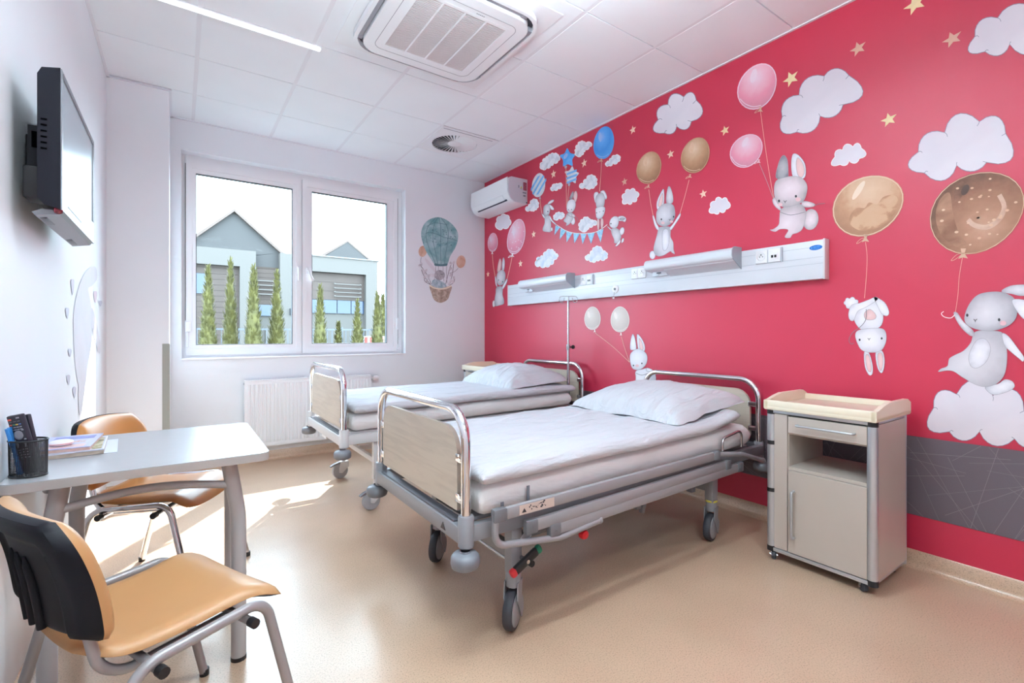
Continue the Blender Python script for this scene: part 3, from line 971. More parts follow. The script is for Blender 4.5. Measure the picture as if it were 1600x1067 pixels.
# --- stars
AP = Art('right')
def star(label, px, py, rp, mat, rot=0.1):
    c = on_x(px, py, XR) + Vector((-0.0016, 0, 0))
    depth = c.x * sin(YAW) + c.y * cos(YAW)
    r = rp * depth / 750.0
    pts = []
    for k in range(10):
        a = pi / 2 + rot + k * pi / 5
        q = r if k % 2 == 0 else r * 0.43
        pts.append(c + Vector((0, -q * cos(a), q * sin(a))))
    o = MB().add([c] + pts, [(0, 1 + k, 1 + (k + 1) % 10) for k in range(10)]).obj('star_decal', mat, None, smooth=0)
    tag(o, label, 'wall decal', 'star stickers on the red wall')
    # put the origin on the star itself
    for v in o.data.vertices: v.co -= c
    o.location = c
for args in (('yellow star sticker cut by the top edge of the photo', 1430, 7, 15, STAR_Y, 0.25),
             ('beige star sticker left of the upper right corner cloud', 1488, 61, 12.5, STAR_B, 0.25),
             ('beige star sticker above the long slanting cloud', 1341, 76, 11.5, STAR_B, 0.2),
             ('yellow star sticker between the topmost pink balloon and the long cloud', 1236, 123, 12.5, STAR_Y, 0.3),
             ('yellow star sticker above the small slanting cloud', 1389, 187, 11, STAR_Y, 0.15),
             ('small yellow star sticker left of the lower pink balloon', 1133, 204, 8, STAR_Y, 0.2),
             ('cream star sticker between the blue balloon and the ceiling-edge cloud', 989, 203, 7, STAR_P, 0.1),
             ('beige star sticker between the two brown balloons of one rabbit', 1048, 241, 7, STAR_P, 0.1),
             ('peach star sticker just above the cloud right of that rabbit', 1099, 303, 7, STAR_P, 0.1),
             ('peach star sticker right of the striped star balloon', 913, 255, 7, STAR_P, 0.05),
             ('peach star sticker left of the striped star balloon', 865, 272, 7, STAR_P, 0.0),
             ('peach star sticker left of the smaller brown balloon', 976, 284, 6.5, STAR_B, 0.05),
             ('cream star sticker below the left end of the bunting', 834, 366, 6, STAR_P, 0.0),
             ('cream star sticker right of the small rabbit near the window wall', 813.4, 412, 6, STAR_P, 0.0),
             ('cream star sticker left of the small rabbit, nearest the window wall', 762.6, 428.5, 5, STAR_P, 0.0)):
    star(*args)

# --- balloons
GB = 'balloon stickers on the red wall'
def balloon(label, cx, cy, a, b, ang, knot, string, mats, style='plain', knot_mat=KNOT, sw=0.9, smat=STRING):
    art = AP
    r = art.root('balloon_decal', label, 'wall decal', (cx, cy), GB)
    A_ = radians(ang)
    def off(t, u):   # t along the axis, u across, in fractions
        return (cx + a * t * cos(A_) + b * u * sin(A_), cy - a * t * sin(A_) + b * u * cos(A_))
    C0 = art.P((cx, cy), 1); VA = art.P(off(1, 0), 1) - C0; VB = art.P(off(0, 1), 1) - C0
    hue = mats[3] if len(mats) > 3 else None
    if hue:
        spot = {'moon': (0.0, 0.45), 'map': (0.25, -0.45)}.get(style, (0.30, -0.35))
        base = pigment('wash_%d_%d' % (cx, cy), (VA.y, VA.z), (VB.y, VB.z), spot, hue, 0.30 if style in ('moon', 'map') else 0.14, 5.0 / max(0.1, VA.length) if style != 'plain' else 4.0 / max(0.1, VA.length))
    else:
        base = mats[0]
    art.poly('balloon', ellipse(cx, cy, a, b, ang, 28, -0.06), base, r, 1, False)
    if style in ('plain', 'spots'):
        c = off(0.30, -0.46)
        art.poly('highlight', ellipse(c[0], c[1], a * 0.30, b * 0.16, ang + 14, 16), mats[1], r, 2, False)
        art.strip('rim', [ellipse(cx, cy, a * 0.97, b * 0.96, ang, 28, -0.06)], max(0.6, a * 0.03), mats[2], r, 2, True, smooth=False)
        art.strip('shine', [[off(-0.78, -0.50), off(-0.86, -0.1), off(-0.80, 0.35), off(-0.60, 0.68)]], max(0.6, a * 0.03), mats[1], r, 3)
    if style in ('spots', 'moon'):
        rr = random.Random(int(cx)); spots = MB()
        for _ in range(34 if style == 'moon' else 22):
            t, u = rr.uniform(-0.8, 0.8), rr.uniform(-0.8, 0.8)
            if t * t + u * u > 0.72: continue
            c = off(t, u); q = rr.uniform(0.018, 0.034) * a
            e = ellipse(c[0], c[1], q * 1.3, q * 0.8, 10, 8)
            spots.add([art.P(p, 4) for p in e], [tuple(range(8))])
        spots.obj('spots', mats[1], r, smooth=0, kind='stuff')
    if style == 'moon':
        c = off(0.0, -0.66); art.poly('dark_patch', ellipse(c[0], c[1], a * 0.12, a * 0.07, 60, 14), M('dark_brown_print', (74, 50, 42), 0.6), r, 3, False)
        art.poly('dark_wash', [off(-0.55, -0.75), off(-0.3, -0.80), off(-0.42, -0.35), off(-0.52, 0.15), off(-0.5, 0.62), off(-0.72, 0.5), off(-0.86, 0.05), off(-0.78, -0.42)], B_BROWN_D, r, 2)
        art.strip('pale_arc', [[off(0.55, -0.12), off(0.52, 0.22), off(0.30, 0.44), off(0.02, 0.46), off(-0.18, 0.26), off(-0.24, 0.05)]], a * 0.10, WC('moon_arc', [(0.3, (176, 134, 112)), (0.5, (206, 172, 152)), (0.7, (222, 194, 176))], 14), r, 3)
        art.strip('rim', [ellipse(cx, cy, a * 0.985, b * 0.98, ang, 28, -0.06)], 1.2, B_BROWN_L, r, 3, True, smooth=False)
        c = off(-0.12, -0.70); art.poly('dark_patch', ellipse(c[0], c[1], a * 0.22, a * 0.09, 70, 14), WC('dark_wash', [(0.35, (92, 62, 50)), (0.6, (132, 94, 76)), (0.75, (156, 114, 92))], 18), r, 2, False)
    if style == 'map':
        art.poly('highlight', ellipse(*off(-0.05, -0.62), a * 0.30, b * 0.10, ang + 30, 14), M('map_shine', (236, 214, 194), 0.5), r, 2, False)
        art.poly('stain', [off(0.70, 0.05), off(0.45, -0.02), off(0.22, 0.10), off(0.05, -0.08), off(-0.12, 0.02), off(-0.30, -0.10), off(-0.55, 0.02), off(-0.66, 0.30), off(-0.52, 0.62), off(-0.25, 0.80), off(0.10, 0.84), off(0.42, 0.74), off(0.66, 0.50), off(0.78, 0.25)], mats[2], r, 2)
        art.strip('rim', [ellipse(cx, cy, a * 0.97, b * 0.965, ang, 28, -0.06)], 1.6, mats[1], r, 3, True, smooth=False)
    if style == 'stripes':
        for q in (-0.62, -0.05, 0.55):
            hw = 0.13
            pts = []
            for sg in (1, -1):
                u = q + hw * sg
                L = sqrt(max(0.02, 1 - u * u)) * 0.97
                e = [(L, u), (-L, u)]
                pts += e if sg == 1 else e[::-1]
            R_ = radians(ang - 22)
            P_ = [(cx + t * a * 0.92 * cos(R_) + u * b * sin(R_), cy - t * a * 0.92 * sin(R_) + u * b * cos(R_)) for t, u in pts]
            art.poly('stripe', P_, B_SKY, r, 2, False, label='sky blue stripe')
    if knot:
        kx, ky = knot; k = max(2.0, a * 0.10)
        art.poly('knot', [(kx - k * 0.5, ky - k), (kx + k * 0.6, ky - k), (kx + k * 0.3, ky), (kx + k, ky + k), (kx - k * 0.1, ky + k * 0.8), (kx - k, ky + k * 1.1), (kx - k * 0.3, ky)], knot_mat, r, 3, False)
        if style == 'bow' or a > 24:
            art.strip('bow', [[(kx, ky), (kx - 1.6 * k, ky + 1.2 * k), (kx - 2.4 * k, ky + 1.4 * k), (kx - 1.2 * k, ky + 0.2 * k), (kx, ky)]], 0.7, knot_mat, r, 3)
    if string:
        art.strip('string', [string], sw, smat, r, 2)
    return r
H_PK = [(0.0, (238, 214, 226)), (0.45, (236, 186, 202)), (0.95, (230, 150, 172)), (1.35, (212, 142, 160))]
H_BRN = [(0.0, (226, 200, 176)), (0.4, (208, 172, 142)), (0.85, (184, 142, 110)), (1.3, (150, 108, 82))]
H_CRM = [(0.0, (228, 220, 214)), (0.6, (216, 204, 196)), (1.3, (200, 186, 180))]
H_MAP = [(0.0, (222, 190, 162)), (0.6, (208, 170, 140)), (0.9, (190, 146, 116)), (1.4, (166, 122, 96))]
H_MOON = [(0.0, (194, 152, 128)), (0.45, (172, 128, 104)), (0.9, (150, 106, 84)), (1.4, (104, 70, 56))]
H_BLUE = [(0.0, (150, 186, 240)), (0.4, (96, 168, 238)), (0.9, (70, 146, 224)), (1.4, (92, 168, 236))]
PK = (B_PINK, B_PINK_L, B_PINK_L, H_PK); BRN = (B_BROWN, B_BROWN_L, B_BROWN, H_BRN); CRM = (B_CREAM, B_CREAM_L, B_CREAM_L, H_CRM)
balloon('topmost pink balloon sticker, high above the swinging rabbit', 1183.6, 135, 38.5, 28.5, 61, (1188.5, 171), [(1188.5, 174), (1196, 230), (1203, 275), (1209, 309)], PK, sw=0.85)
balloon('lower pink balloon sticker of the swinging rabbit', 1166.7, 235.5, 29, 23, 48, (1186, 252), [(1187, 256), (1199, 285), (1208, 309)], PK, knot_mat=KNOT_P, sw=0.85, smat=STRING_G)
balloon('right brown balloon sticker of the rabbit above the headwall lamp', 1087, 242.5, 29, 21.5, 68, (1078.5, 275), [(1077, 281), (1070, 308), (1062, 336)], BRN, sw=0.85)
balloon('left brown balloon sticker of the rabbit above the headwall lamp', 1014.5, 262, 26, 18.8, 72, (1013.6, 291), [(1014, 296), (1017, 318), (1021, 338)], BRN, sw=0.85)
balloon('smooth brown balloon sticker with map-like stains, second largest', 1357, 321, 58.5, 45, 27, (1352.5, 372), [(1352.5, 378), (1355, 400), (1354, 430), (1351, 466)], (B_BROWN_L, M('map_rim', (224, 196, 170), 0.5), WC('map_stain', [(0.40, (168, 124, 96)), (0.49, (184, 140, 110)), (0.53, (204, 165, 134)), (0.7, (208, 170, 140))], 9), H_MAP), 'map', sw=0.85)
balloon('largest balloon sticker, dark brown and bumpy, at the right edge', 1527.5, 331.5, 78, 60, 29, (1505, 396), [(1504, 402), (1499, 432), (1497, 460), (1493, 488)], (B_BROWN_D, B_BROWN_L, B_BROWN, H_MOON), 'moon', sw=0.85)
balloon('plain blue balloon sticker touching the ceiling edge', 943.8, 223, 26, 15.8, 80, (940, 250), [(940, 252), (939, 275), (937, 299)], (B_BLUE, B_BLUE_L, B_BLUE, H_BLUE), smat=STRING)
balloon('egg-shaped balloon sticker with blue and white stripes beside the air conditioner', 841.7, 289.2, 19, 10.4, 82, (844, 309), [(844, 311), (845, 322), (847, 334)], (B_GREYW, B_GREYW, B_GREYW), 'stripes', M('knot_grey', (176, 178, 190), 0.5))
balloon('small pink balloon sticker nearest the window wall', 770.2, 378.7, 15, 7.9, 86, (769.3, 395), [(769.4, 397), (771, 415), (774, 432)], PK, knot_mat=CLOUD_RIM)
balloon('spotted pink balloon sticker of the small rabbit near the window wall', 807, 369.7, 28.3, 13.5, 78, (801, 398.5), [(800.5, 401), (796, 422), (792, 438)], (B_PINK, B_PINK_L, B_PINK_L, H_PK), 'spots', CLOUD_RIM)
balloon('smaller cream balloon sticker below the headwall', 926, 497.2, 18.3, 12.8, 89, (929.5, 517), [(930, 520), (957, 541), (984, 566)], CRM, knot_mat=B_CREAM_L, sw=0.7)
balloon('bigger cream balloon sticker below the headwall', 969, 499, 20.3, 14.8, 90, (970.5, 522), [(971, 525), (976, 543), (984, 566)], CRM, knot_mat=B_CREAM_L, sw=0.7)
def star_balloon(label, cx, cy, R, rot, mat, stripes, knot, string):
    pts = []
    for k in range(10):
        a = pi / 2 + rot + k * pi / 5
        q = R if k % 2 == 0 else R * 0.62
        pts.append((cx + q * cos(a) * 0.80, cy - q * sin(a)))
    r = AP.root('balloon_decal', label, 'wall decal', (cx, cy), GB)
    AP.poly('balloon', pts, mat, r, 1)
    if stripes:
        for t in (-0.42, 0.05, 0.5):
            w = R * 0.60 * (1 - abs(t) * 0.25)
            AP.poly('stripe', [(cx - w, cy + t * R + 3), (cx + w, cy + t * R - 3.5), (cx + w, cy + t * R), (cx - w, cy + t * R + 6)], B_SKY, r, 2, False, label='sky blue stripe')
    else:
        AP.poly('highlight', ellipse(cx - 3, cy - 3, 5, 2.5, 60, 12), B_BLUE_L, r, 2, False)
    AP.poly('knot', [(knot[0] - 2, knot[1] - 2), (knot[0] + 2, knot[1] - 2), (knot[0] + 1, knot[1] + 2), (knot[0] - 2, knot[1] + 2)], M('knot_grey', (176, 178, 190), 0.5), r, 3, False)
    AP.strip('string', [string], 0.8, STRING, r, 2)
star_balloon('solid blue star-shaped balloon sticker', 887, 247, 15.5, 0.05, B_BLUE, False, (884.5, 261), [(884.5, 263), (885, 290), (885.5, 325)])
star_balloon('blue and white striped star-shaped balloon sticker', 893.5, 274, 14.5, -0.08, B_GREYW, True, (889.7, 288.5), [(889.5, 290), (888, 305), (886.5, 324)])

# --- rabbits
FUR_STOPS = {'rabbit_fur': [(0.0, (226, 223, 229)), (0.55, (208, 205, 212)), (0.95, (176, 173, 182)), (1.3, (138, 136, 146))],
             'rabbit_fur_pink': [(0.0, (236, 222, 228)), (0.5, (222, 206, 212)), (0.9, (190, 178, 182)), (1.25, (140, 134, 138))],
             'rabbit_fur_dark': [(0.0, (186, 183, 188)), (0.6, (164, 161, 168)), (1.0, (124, 123, 130)), (1.4, (98, 98, 106))],
             'rabbit_fur_white': [(0.0, (240, 239, 244)), (0.6, (230, 229, 236)), (1.0, (208, 207, 216)), (1.35, (172, 171, 182))],
             'ear_pink': [(0.0, (236, 204, 204)), (0.7, (230, 192, 192)), (1.2, (208, 176, 176))]}
SOFT_INK = M('soft_grey_ink', (158, 154, 162), 0.55)
GR = 'rabbit stickers on the red wall'
def rabbit(label, art, parts, eyes, nose=None, er=8, blush=(), strokes=(), sw=6, c=None):
    """parts: (name, outline or ellipse, material, layer)."""
    p0 = parts[0][1]
    c = c or (sum(p[0] for p in p0) / len(p0), sum(p[1] for p in p0) / len(p0))
    r = art.root('rabbit_decal', label, 'wall decal', c, GR)
    lw = 0.5 / art.s
    loc = world_loc(r)
    for i_, (name, pts, mat, layer) in enumerate(parts):
        o = art.poly(name, pts, mat, r, layer)
        if mat.name in FUR_STOPS:
            vs = [v.co for v in o.data.vertices]
            my = sum(v.y for v in vs) / len(vs); mz = sum(v.z for v in vs) / len(vs)
            syy = sum((v.y - my) ** 2 for v in vs); szz = sum((v.z - mz) ** 2 for v in vs); syz = sum((v.y - my) * (v.z - mz) for v in vs)
            th = 0.5 * atan2(2 * syz, syy - szz)
            ca, sa = cos(th), sin(th)
            ea = max(abs((v.y - my) * ca + (v.z - mz) * sa) for v in vs); eb = max(abs(-(v.y - my) * sa + (v.z - mz) * ca) for v in vs)
            A = (ea * ca, ea * sa); B = (-eb * sa, eb * ca)
            # the shape's middle, in its own axes
            sp = ((my * ca + mz * sa) / ea, (-my * sa + mz * ca) / eb)
            if name == 'head': sp = (sp[0] + 0.1, sp[1] + 0.1)
            o.data.materials.clear()
            o.data.materials.append(pigment('fur_%s_%d' % (name, i_), A, B, sp, FUR_STOPS[mat.name], 0.34, 1.2 / max(0.02, min(ea, eb))))
        art.strip('outline', [catmull(pts)], lw, SOFT_INK, o, layer + 0.5, True, smooth=False)
    for x, y, q in blush:
        art.poly('blush', ellipse(x, y, q * 1.3, q, 0, 12), BLUSH, r, 8, False)
    for x, y in eyes:
        art.poly('eye', ellipse(x, y, er * 0.8, er, 0, 10), INK, r, 9, False)
    if nose:
        x, y = nose
        art.strip('nose', [[(x - er * 1.1, y - er * 0.5), (x, y + er * 0.3), (x + er * 1.1, y - er * 0.6)], [(x, y + er * 0.3), (x, y + er * 1.3)]], er * 0.4, INK, r, 9)
    for s in strokes:
        art.strip('cord', [s], sw, FINE_INK, r, 9)
    return r
def E(cx, cy, rx, ry, ang=0):
    return ellipse(cx, cy, rx, ry, ang, 16)

K = Art('right', 1130, 90, 0.272)
rabbit('pink-grey rabbit sticker swinging under the two pink balloons', K, [
    ('body', [(330, 880), (360, 855), (440, 840), (475, 880), (470, 940), (455, 985), (430, 1005), (400, 1015), (385, 1035), (355, 1030), (375, 990), (330, 985), (300, 1000), (270, 990), (290, 985), (320, 960), (325, 920)], FUR_P, 3),
    ('tail', E(503, 930, 44, 60, -10), FUR_P, 2),
    ('arm', [(455, 830), (480, 825), (525, 840), (520, 855), (480, 860), (455, 850)], FUR_P, 4),
    ('ear', [(305, 690), (310, 640), (330, 580), (352, 562), (370, 590), (375, 650), (372, 690), (340, 700)], FUR_D, 3),
    ('ear', [(400, 680), (392, 610), (402, 555), (435, 562), (470, 610), (475, 670), (460, 695), (430, 690)], FUR_W, 3),
    ('inner_ear', [(428, 670), (420, 610), (430, 575), (460, 610), (468, 660), (450, 690)], EAR_PINK, 4),
    ('head', [(295, 740), (310, 705), (350, 690), (400, 682), (450, 690), (482, 730), (480, 780), (460, 825), (410, 850), (350, 858), (315, 840), (297, 800)], FUR_P, 5),
    ('arm', [(285, 815), (300, 805), (310, 830), (330, 860), (335, 880), (310, 865), (290, 840)], FUR_P, 6)],
    [(420, 797), (323, 824)], (358, 826), 8, [(432, 815, 12), (330, 845, 10)], [[(330, 888), (390, 905), (470, 888)], [(525, 852), (550, 842), (587, 838)]], 3)
K = Art('right', 980, 210, 0.1875)
rabbit('grey rabbit sticker holding two brown balloons above the headwall lamp', K, [
    ('tail', E(212, 1005, 24, 34), FUR_W, 2),
    ('body', [(265, 780), (300, 770), (360, 775), (362, 850), (385, 900), (388, 960), (398, 995), (375, 985), (360, 975), (310, 1005), (265, 1015), (235, 1000), (222, 960), (230, 910), (250, 840)], FUR, 3),
    ('belly', [(300, 800), (345, 800), (350, 900), (330, 960), (300, 960), (295, 880)], FUR_W, 4),
    ('arm', [(213, 685), (225, 680), (245, 740), (265, 775), (262, 800), (235, 770)], FUR_W, 4),
    ('arm', [(440, 660), (443, 685), (405, 745), (370, 795), (355, 780), (385, 745)], FUR_W, 4),
    ('ear', [(248, 610), (250, 560), (275, 500), (303, 455), (310, 500), (308, 570), (290, 605), (262, 630)], FUR_W, 3),
    ('inner_ear', [(262, 600), (268, 550), (296, 490), (300, 545), (285, 595)], EAR_PINK, 4),
    ('ear', [(330, 570), (328, 510), (345, 435), (365, 450), (382, 510), (383, 560), (360, 578)], FUR, 3),
    ('head', [(245, 690), (250, 640), (290, 590), (340, 575), (385, 590), (400, 640), (398, 690), (370, 740), (320, 765), (270, 755), (248, 725)], FUR, 5)],
    [(288, 708), (390, 687)], (358, 710), 8, [(300, 738, 12), (372, 728, 10)])
K = Art('right', 750, 320, 0.1594)
rabbit('small grey rabbit sticker nearest the window wall, left of the headwall', K, [
    ('tail', E(136, 970, 12, 32), CLOUD_RIM, 2),
    ('body', [(165, 810), (220, 805), (222, 880), (235, 930), (232, 970), (190, 985), (150, 990), (145, 940), (155, 870)], FUR, 3),
    ('arm', [(148, 705), (158, 710), (165, 770), (172, 805), (155, 780)], FUR_W, 4),
    ('arm', [(265, 725), (270, 745), (245, 800), (225, 825), (220, 805), (245, 760)], FUR_W, 4),
    ('ear', [(172, 655), (178, 590), (195, 530), (208, 545), (208, 600), (200, 640)], EAR_PINK, 3),
    ('ear', [(218, 640), (218, 570), (230, 518), (243, 545), (243, 600), (235, 640)], FUR, 3),
    ('head', [(165, 720), (175, 665), (215, 640), (245, 660), (250, 710), (235, 770), (195, 790), (170, 765)], FUR, 5)],
    [(185, 738), (225, 755)], None, 6, [(198, 760, 8)])
K = A9
rabbit('little blue-grey rabbit sticker holding the left end of the bunting', K, [
    ('body', [(340, 400), (410, 400), (435, 480), (440, 580), (435, 660), (380, 665), (310, 650), (305, 600), (335, 520)], FUR, 3),
    ('tail', E(452, 622, 15, 30), FUR_W, 2),
    ('arm', [(410, 395), (430, 410), (470, 480), (530, 540), (520, 550), (450, 490), (415, 440)], FUR_W, 4),
    ('arm', [(285, 350), (300, 370), (335, 410), (330, 440), (300, 400)], FUR_W, 4),
    ('ear', [(385, 200), (400, 170), (440, 140), (485, 130), (480, 160), (440, 190), (400, 205)], FUR_W, 3),
    ('head', [(315, 300), (325, 240), (370, 205), (410, 215), (425, 260), (420, 330), (400, 380), (350, 405), (320, 380)], FUR, 5),
    ('ear', [(410, 215), (440, 220), (480, 260), (490, 295), (450, 295), (430, 270)], FUR_W, 6)],
    [(390, 325)], None, 12)
rabbit('little rabbit sticker sitting under the striped star balloon', K, [
    ('tail', E(805, 482, 35, 62), FUR_W, 2),
    ('body', [(705, 370), (740, 345), (800, 355), (810, 400), (800, 460), (760, 520), (730, 545), (690, 560), (700, 520), (650, 480), (680, 430)], FUR, 3),
    ('arm', [(790, 365), (820, 370), (845, 410), (815, 420), (790, 400)], FUR_P, 4),
    ('ear', [(750, 110), (770, 50), (800, -5), (815, 0), (810, 60), (790, 115)], FUR_D, 3),
    ('ear', [(830, 130), (815, 80), (830, 10), (855, -15), (878, 30), (875, 100), (850, 170), (835, 160)], EAR_PINK, 3),
    ('head', [(705, 260), (715, 180), (760, 130), (820, 130), (850, 190), (840, 270), (800, 330), (740, 340), (710, 310)], FUR_W, 5)],
    [(785, 295), (733, 297)], None, 10, [(755, 315, 12)], [[(715, 370), (750, 400), (800, 420)], [(845, 410), (885, 440), (890, 480)]], 6)
K = A10
rabbit('little rabbit sticker hanging upside down on the blue balloon string', K, [
    ('leg', [(300, 170), (320, 115), (365, 110), (375, 140), (340, 180), (330, 240), (345, 290), (320, 270)], FUR_W, 4),
    ('body', [(340, 160), (400, 130), (460, 120), (485, 200), (475, 300), (460, 345), (400, 355), (350, 360), (335, 300), (325, 240)], FUR, 3),
    ('leg', [(405, 110), (455, 80), (490, 110), (520, 190), (500, 230), (480, 190), (455, 130)], FUR_W, 4),
    ('ear', [(360, 560), (385, 555), (395, 620), (385, 730), (370, 740), (355, 650)], EAR_PINK, 4),
    ('ear', [(425, 550), (455, 560), (460, 640), (440, 710), (425, 710), (415, 620)], EAR_PINK, 4),
    ('head', [(330, 400), (350, 370), (420, 350), (480, 360), (488, 410), (470, 480), (430, 540), (380, 555), (345, 530), (335, 470)], FUR_W, 5)],
    [(350, 455), (462, 425)], (402, 437), 10)
rabbit('little rabbit sticker blowing at the right end of the bunting', K, [
    ('tail', E(768, 760, 38, 65, -15), FUR_W, 2),
    ('leg', [(740, 900), (740, 950), (690, 1005), (660, 1005), (690, 965)], FUR_W, 4),
    ('leg', [(770, 890), (800, 880), (795, 930), (760, 955)], FUR_W, 2),
    ('body', [(600, 720), (660, 705), (720, 740), (740, 800), (755, 860), (720, 930), (690, 960), (645, 955), (640, 900), (610, 830), (590, 760)], FUR, 3),
    ('arm', [(525, 680), (545, 690), (600, 740), (600, 755), (560, 720)], FUR_W, 4),
    ('ear', [(695, 550), (720, 515), (790, 510), (840, 550), (820, 605), (780, 590), (720, 585)], FUR_W, 4),
    ('inner_ear', [(725, 565), (760, 535), (820, 545), (790, 580)], FUR_D, 5),
    ('head', [(565, 620), (585, 560), (640, 515), (700, 525), (718, 590), (700, 670), (660, 705), (600, 700), (570, 670)], FUR_W, 6)],
    [(588, 635)], None, 13)
K = Art('right', 1280, 260, 0.3187)
rabbit('white rabbit sticker hanging upside down under the smooth brown balloon', K, [
    ('body', [(170, 740), (200, 680), (260, 655), (300, 690), (315, 740), (300, 785), (250, 805), (200, 795)], FUR_W, 3),
    ('tail', arcs([(130, 680), (128, 658), (150, 648), (178, 652), (190, 672), (160, 692)], 0.35, 4), FUR_W, 2),
    ('leg', [(145, 720), (160, 680), (200, 670), (240, 655), (280, 640), (285, 655), (230, 690), (190, 710), (170, 755), (150, 750)], FUR_W, 4),
    ('leg', [(270, 640), (320, 665), (343, 710), (335, 732), (310, 725), (290, 690)], FUR_W, 4),
    ('ear', [(222, 910), (245, 915), (262, 970), (262, 1015), (245, 1022), (225, 980)], FUR_W, 4),
    ('inner_ear', [(230, 925), (244, 925), (256, 970), (255, 1005), (240, 1000), (230, 965)], EAR_PINK, 5),
    ('ear', [(278, 910), (310, 905), (322, 950), (315, 1000), (303, 1012), (285, 980)], FUR_W, 4),
    ('inner_ear', [(288, 920), (308, 915), (315, 950), (310, 990), (300, 1000), (290, 965)], EAR_PINK, 5),
    ('head', [(178, 830), (190, 805), (240, 795), (310, 795), (330, 825), (325, 870), (300, 905), (250, 912), (210, 900), (190, 870)], FUR_W, 5),
    ('belly', [(222, 720), (250, 700), (280, 730), (270, 750), (230, 750)], EAR_PINK, 4)],
    [(200, 850), (308, 843)], (246, 845), 6, [], [[(232, 700), (230, 750), (205, 785), (165, 815), (148, 850), (158, 870), (172, 866)]], 3)
K = A4
rabbit('biggest grey rabbit sticker running on the cloud at the right edge', K, [
    ('body', [(335, 350), (420, 345), (490, 360), (510, 450), (508, 540), (490, 600), (450, 640), (390, 655), (330, 640), (260, 600), (215, 570), (175, 565), (130, 572), (145, 555), (180, 540), (190, 500), (220, 480), (270, 455), (310, 410)], FUR, 4),
    ('belly', [(340, 400), (390, 390), (420, 440), (400, 510), (350, 550), (310, 540), (300, 480)], FUR_W, 5),
    ('foot', [(390, 655), (460, 640), (500, 615), (540, 625), (553, 655), (520, 680), (450, 700), (415, 690)], FUR_W, 3),
    ('arm', [(215, 245), (235, 245), (270, 295), (320, 340), (330, 370), (305, 370), (260, 330), (230, 285)], FUR, 5),
    ('arm', [(485, 360), (520, 375), (570, 440), (605, 490), (600, 515), (580, 500), (520, 450), (495, 420)], FUR_W, 5),
    ('ear', [(480, 125), (530, 95), (605, 88), (660, 95), (690, 120), (605, 150), (540, 140)], FUR, 3),
    ('head', [(275, 270), (300, 200), (350, 145), (430, 128), (500, 135), (555, 170), (568, 240), (550, 290), (500, 325), (420, 345), (340, 335), (290, 310)], FUR, 6),
    ('ear', [(540, 175), (590, 170), (640, 190), (680, 260), (650, 300), (600, 275), (560, 225)], FUR_W, 7)],
    [(291, 258), (468, 283)], (336, 284), 9, [(490, 302, 14)], [], 3)
K.strip('cord', [[(222, 255), (200, 273), (165, 268), (147, 250), (160, 237)]], 4, CLOUD_RIM, [o for o in COL.objects if o.name.startswith('rabbit_decal')][-1], 9)
K = Art('right', 900, 460, 0.15)
rabbit('white rabbit sticker with two cream balloons, half hidden by the near headboard', K, [
    ('body', [(625, 800), (690, 780), (760, 770), (830, 840), (830, 940), (820, 1060), (640, 1060), (600, 950), (580, 935), (615, 930), (625, 870)], FUR_W, 3),
    ('arm', [(740, 765), (790, 780), (805, 800), (740, 800)], FUR_W, 4),
    ('ear', [(568, 570), (570, 490), (590, 415), (610, 440), (625, 510), (628, 565), (600, 578)], FUR_W, 3),
    ('ear', [(655, 580), (640, 500), (640, 415), (680, 450), (715, 520), (718, 580), (690, 600)], FUR_W, 3),
    ('inner_ear', [(668, 570), (660, 500), (660, 455), (690, 500), (704, 560), (690, 585)], EAR_PINK, 4),
    ('head', [(565, 680), (570, 620), (610, 580), (660, 568), (720, 600), (745, 650), (735, 720), (690, 770), (630, 785), (585, 760)], FUR_W, 5)],
    [(690, 718), (603, 740)], None, 9, [(640, 742, 14)], [[(630, 820), (690, 840), (760, 820)]], 5)

# --- bunting
bt = AP.root('bunting_decal', 'string of seven pale blue pennants printed between two little rabbits', 'wall decal', (907, 364))
AP.strip('string', [[(869.7, 351), (875.3, 354.8), (883.7, 360), (895, 363.7), (907, 364.9), (917, 364.8), (930, 362.9), (940.3, 357.7), (949, 351)]], 0.9, CLOUD_RIM, bt, 4)
PEN1 = WC('pennant_blue', [(0.35, (120, 190, 228)), (0.6, (176, 214, 236)), (0.75, (216, 230, 242))], 40)
for f in ([(868.3, 352), (875.3, 355.3), (866.4, 367.5)], [(876.2, 356.2), (884.7, 361.4), (874.8, 374)], [(885.1, 361.4), (895, 363.7), (885.6, 378.7)],
          [(895.9, 363.7), (906.2, 364.7), (897.8, 380.1)], [(907.1, 365.1), (917, 365.6), (910.7, 381.5)], [(917.8, 364.5), (929.8, 363.1), (923.9, 381)],
          [(932.3, 362.2), (943.3, 357.5), (938.9, 379)]):
    AP.poly('pennant', f, PEN1, bt, 3, False)

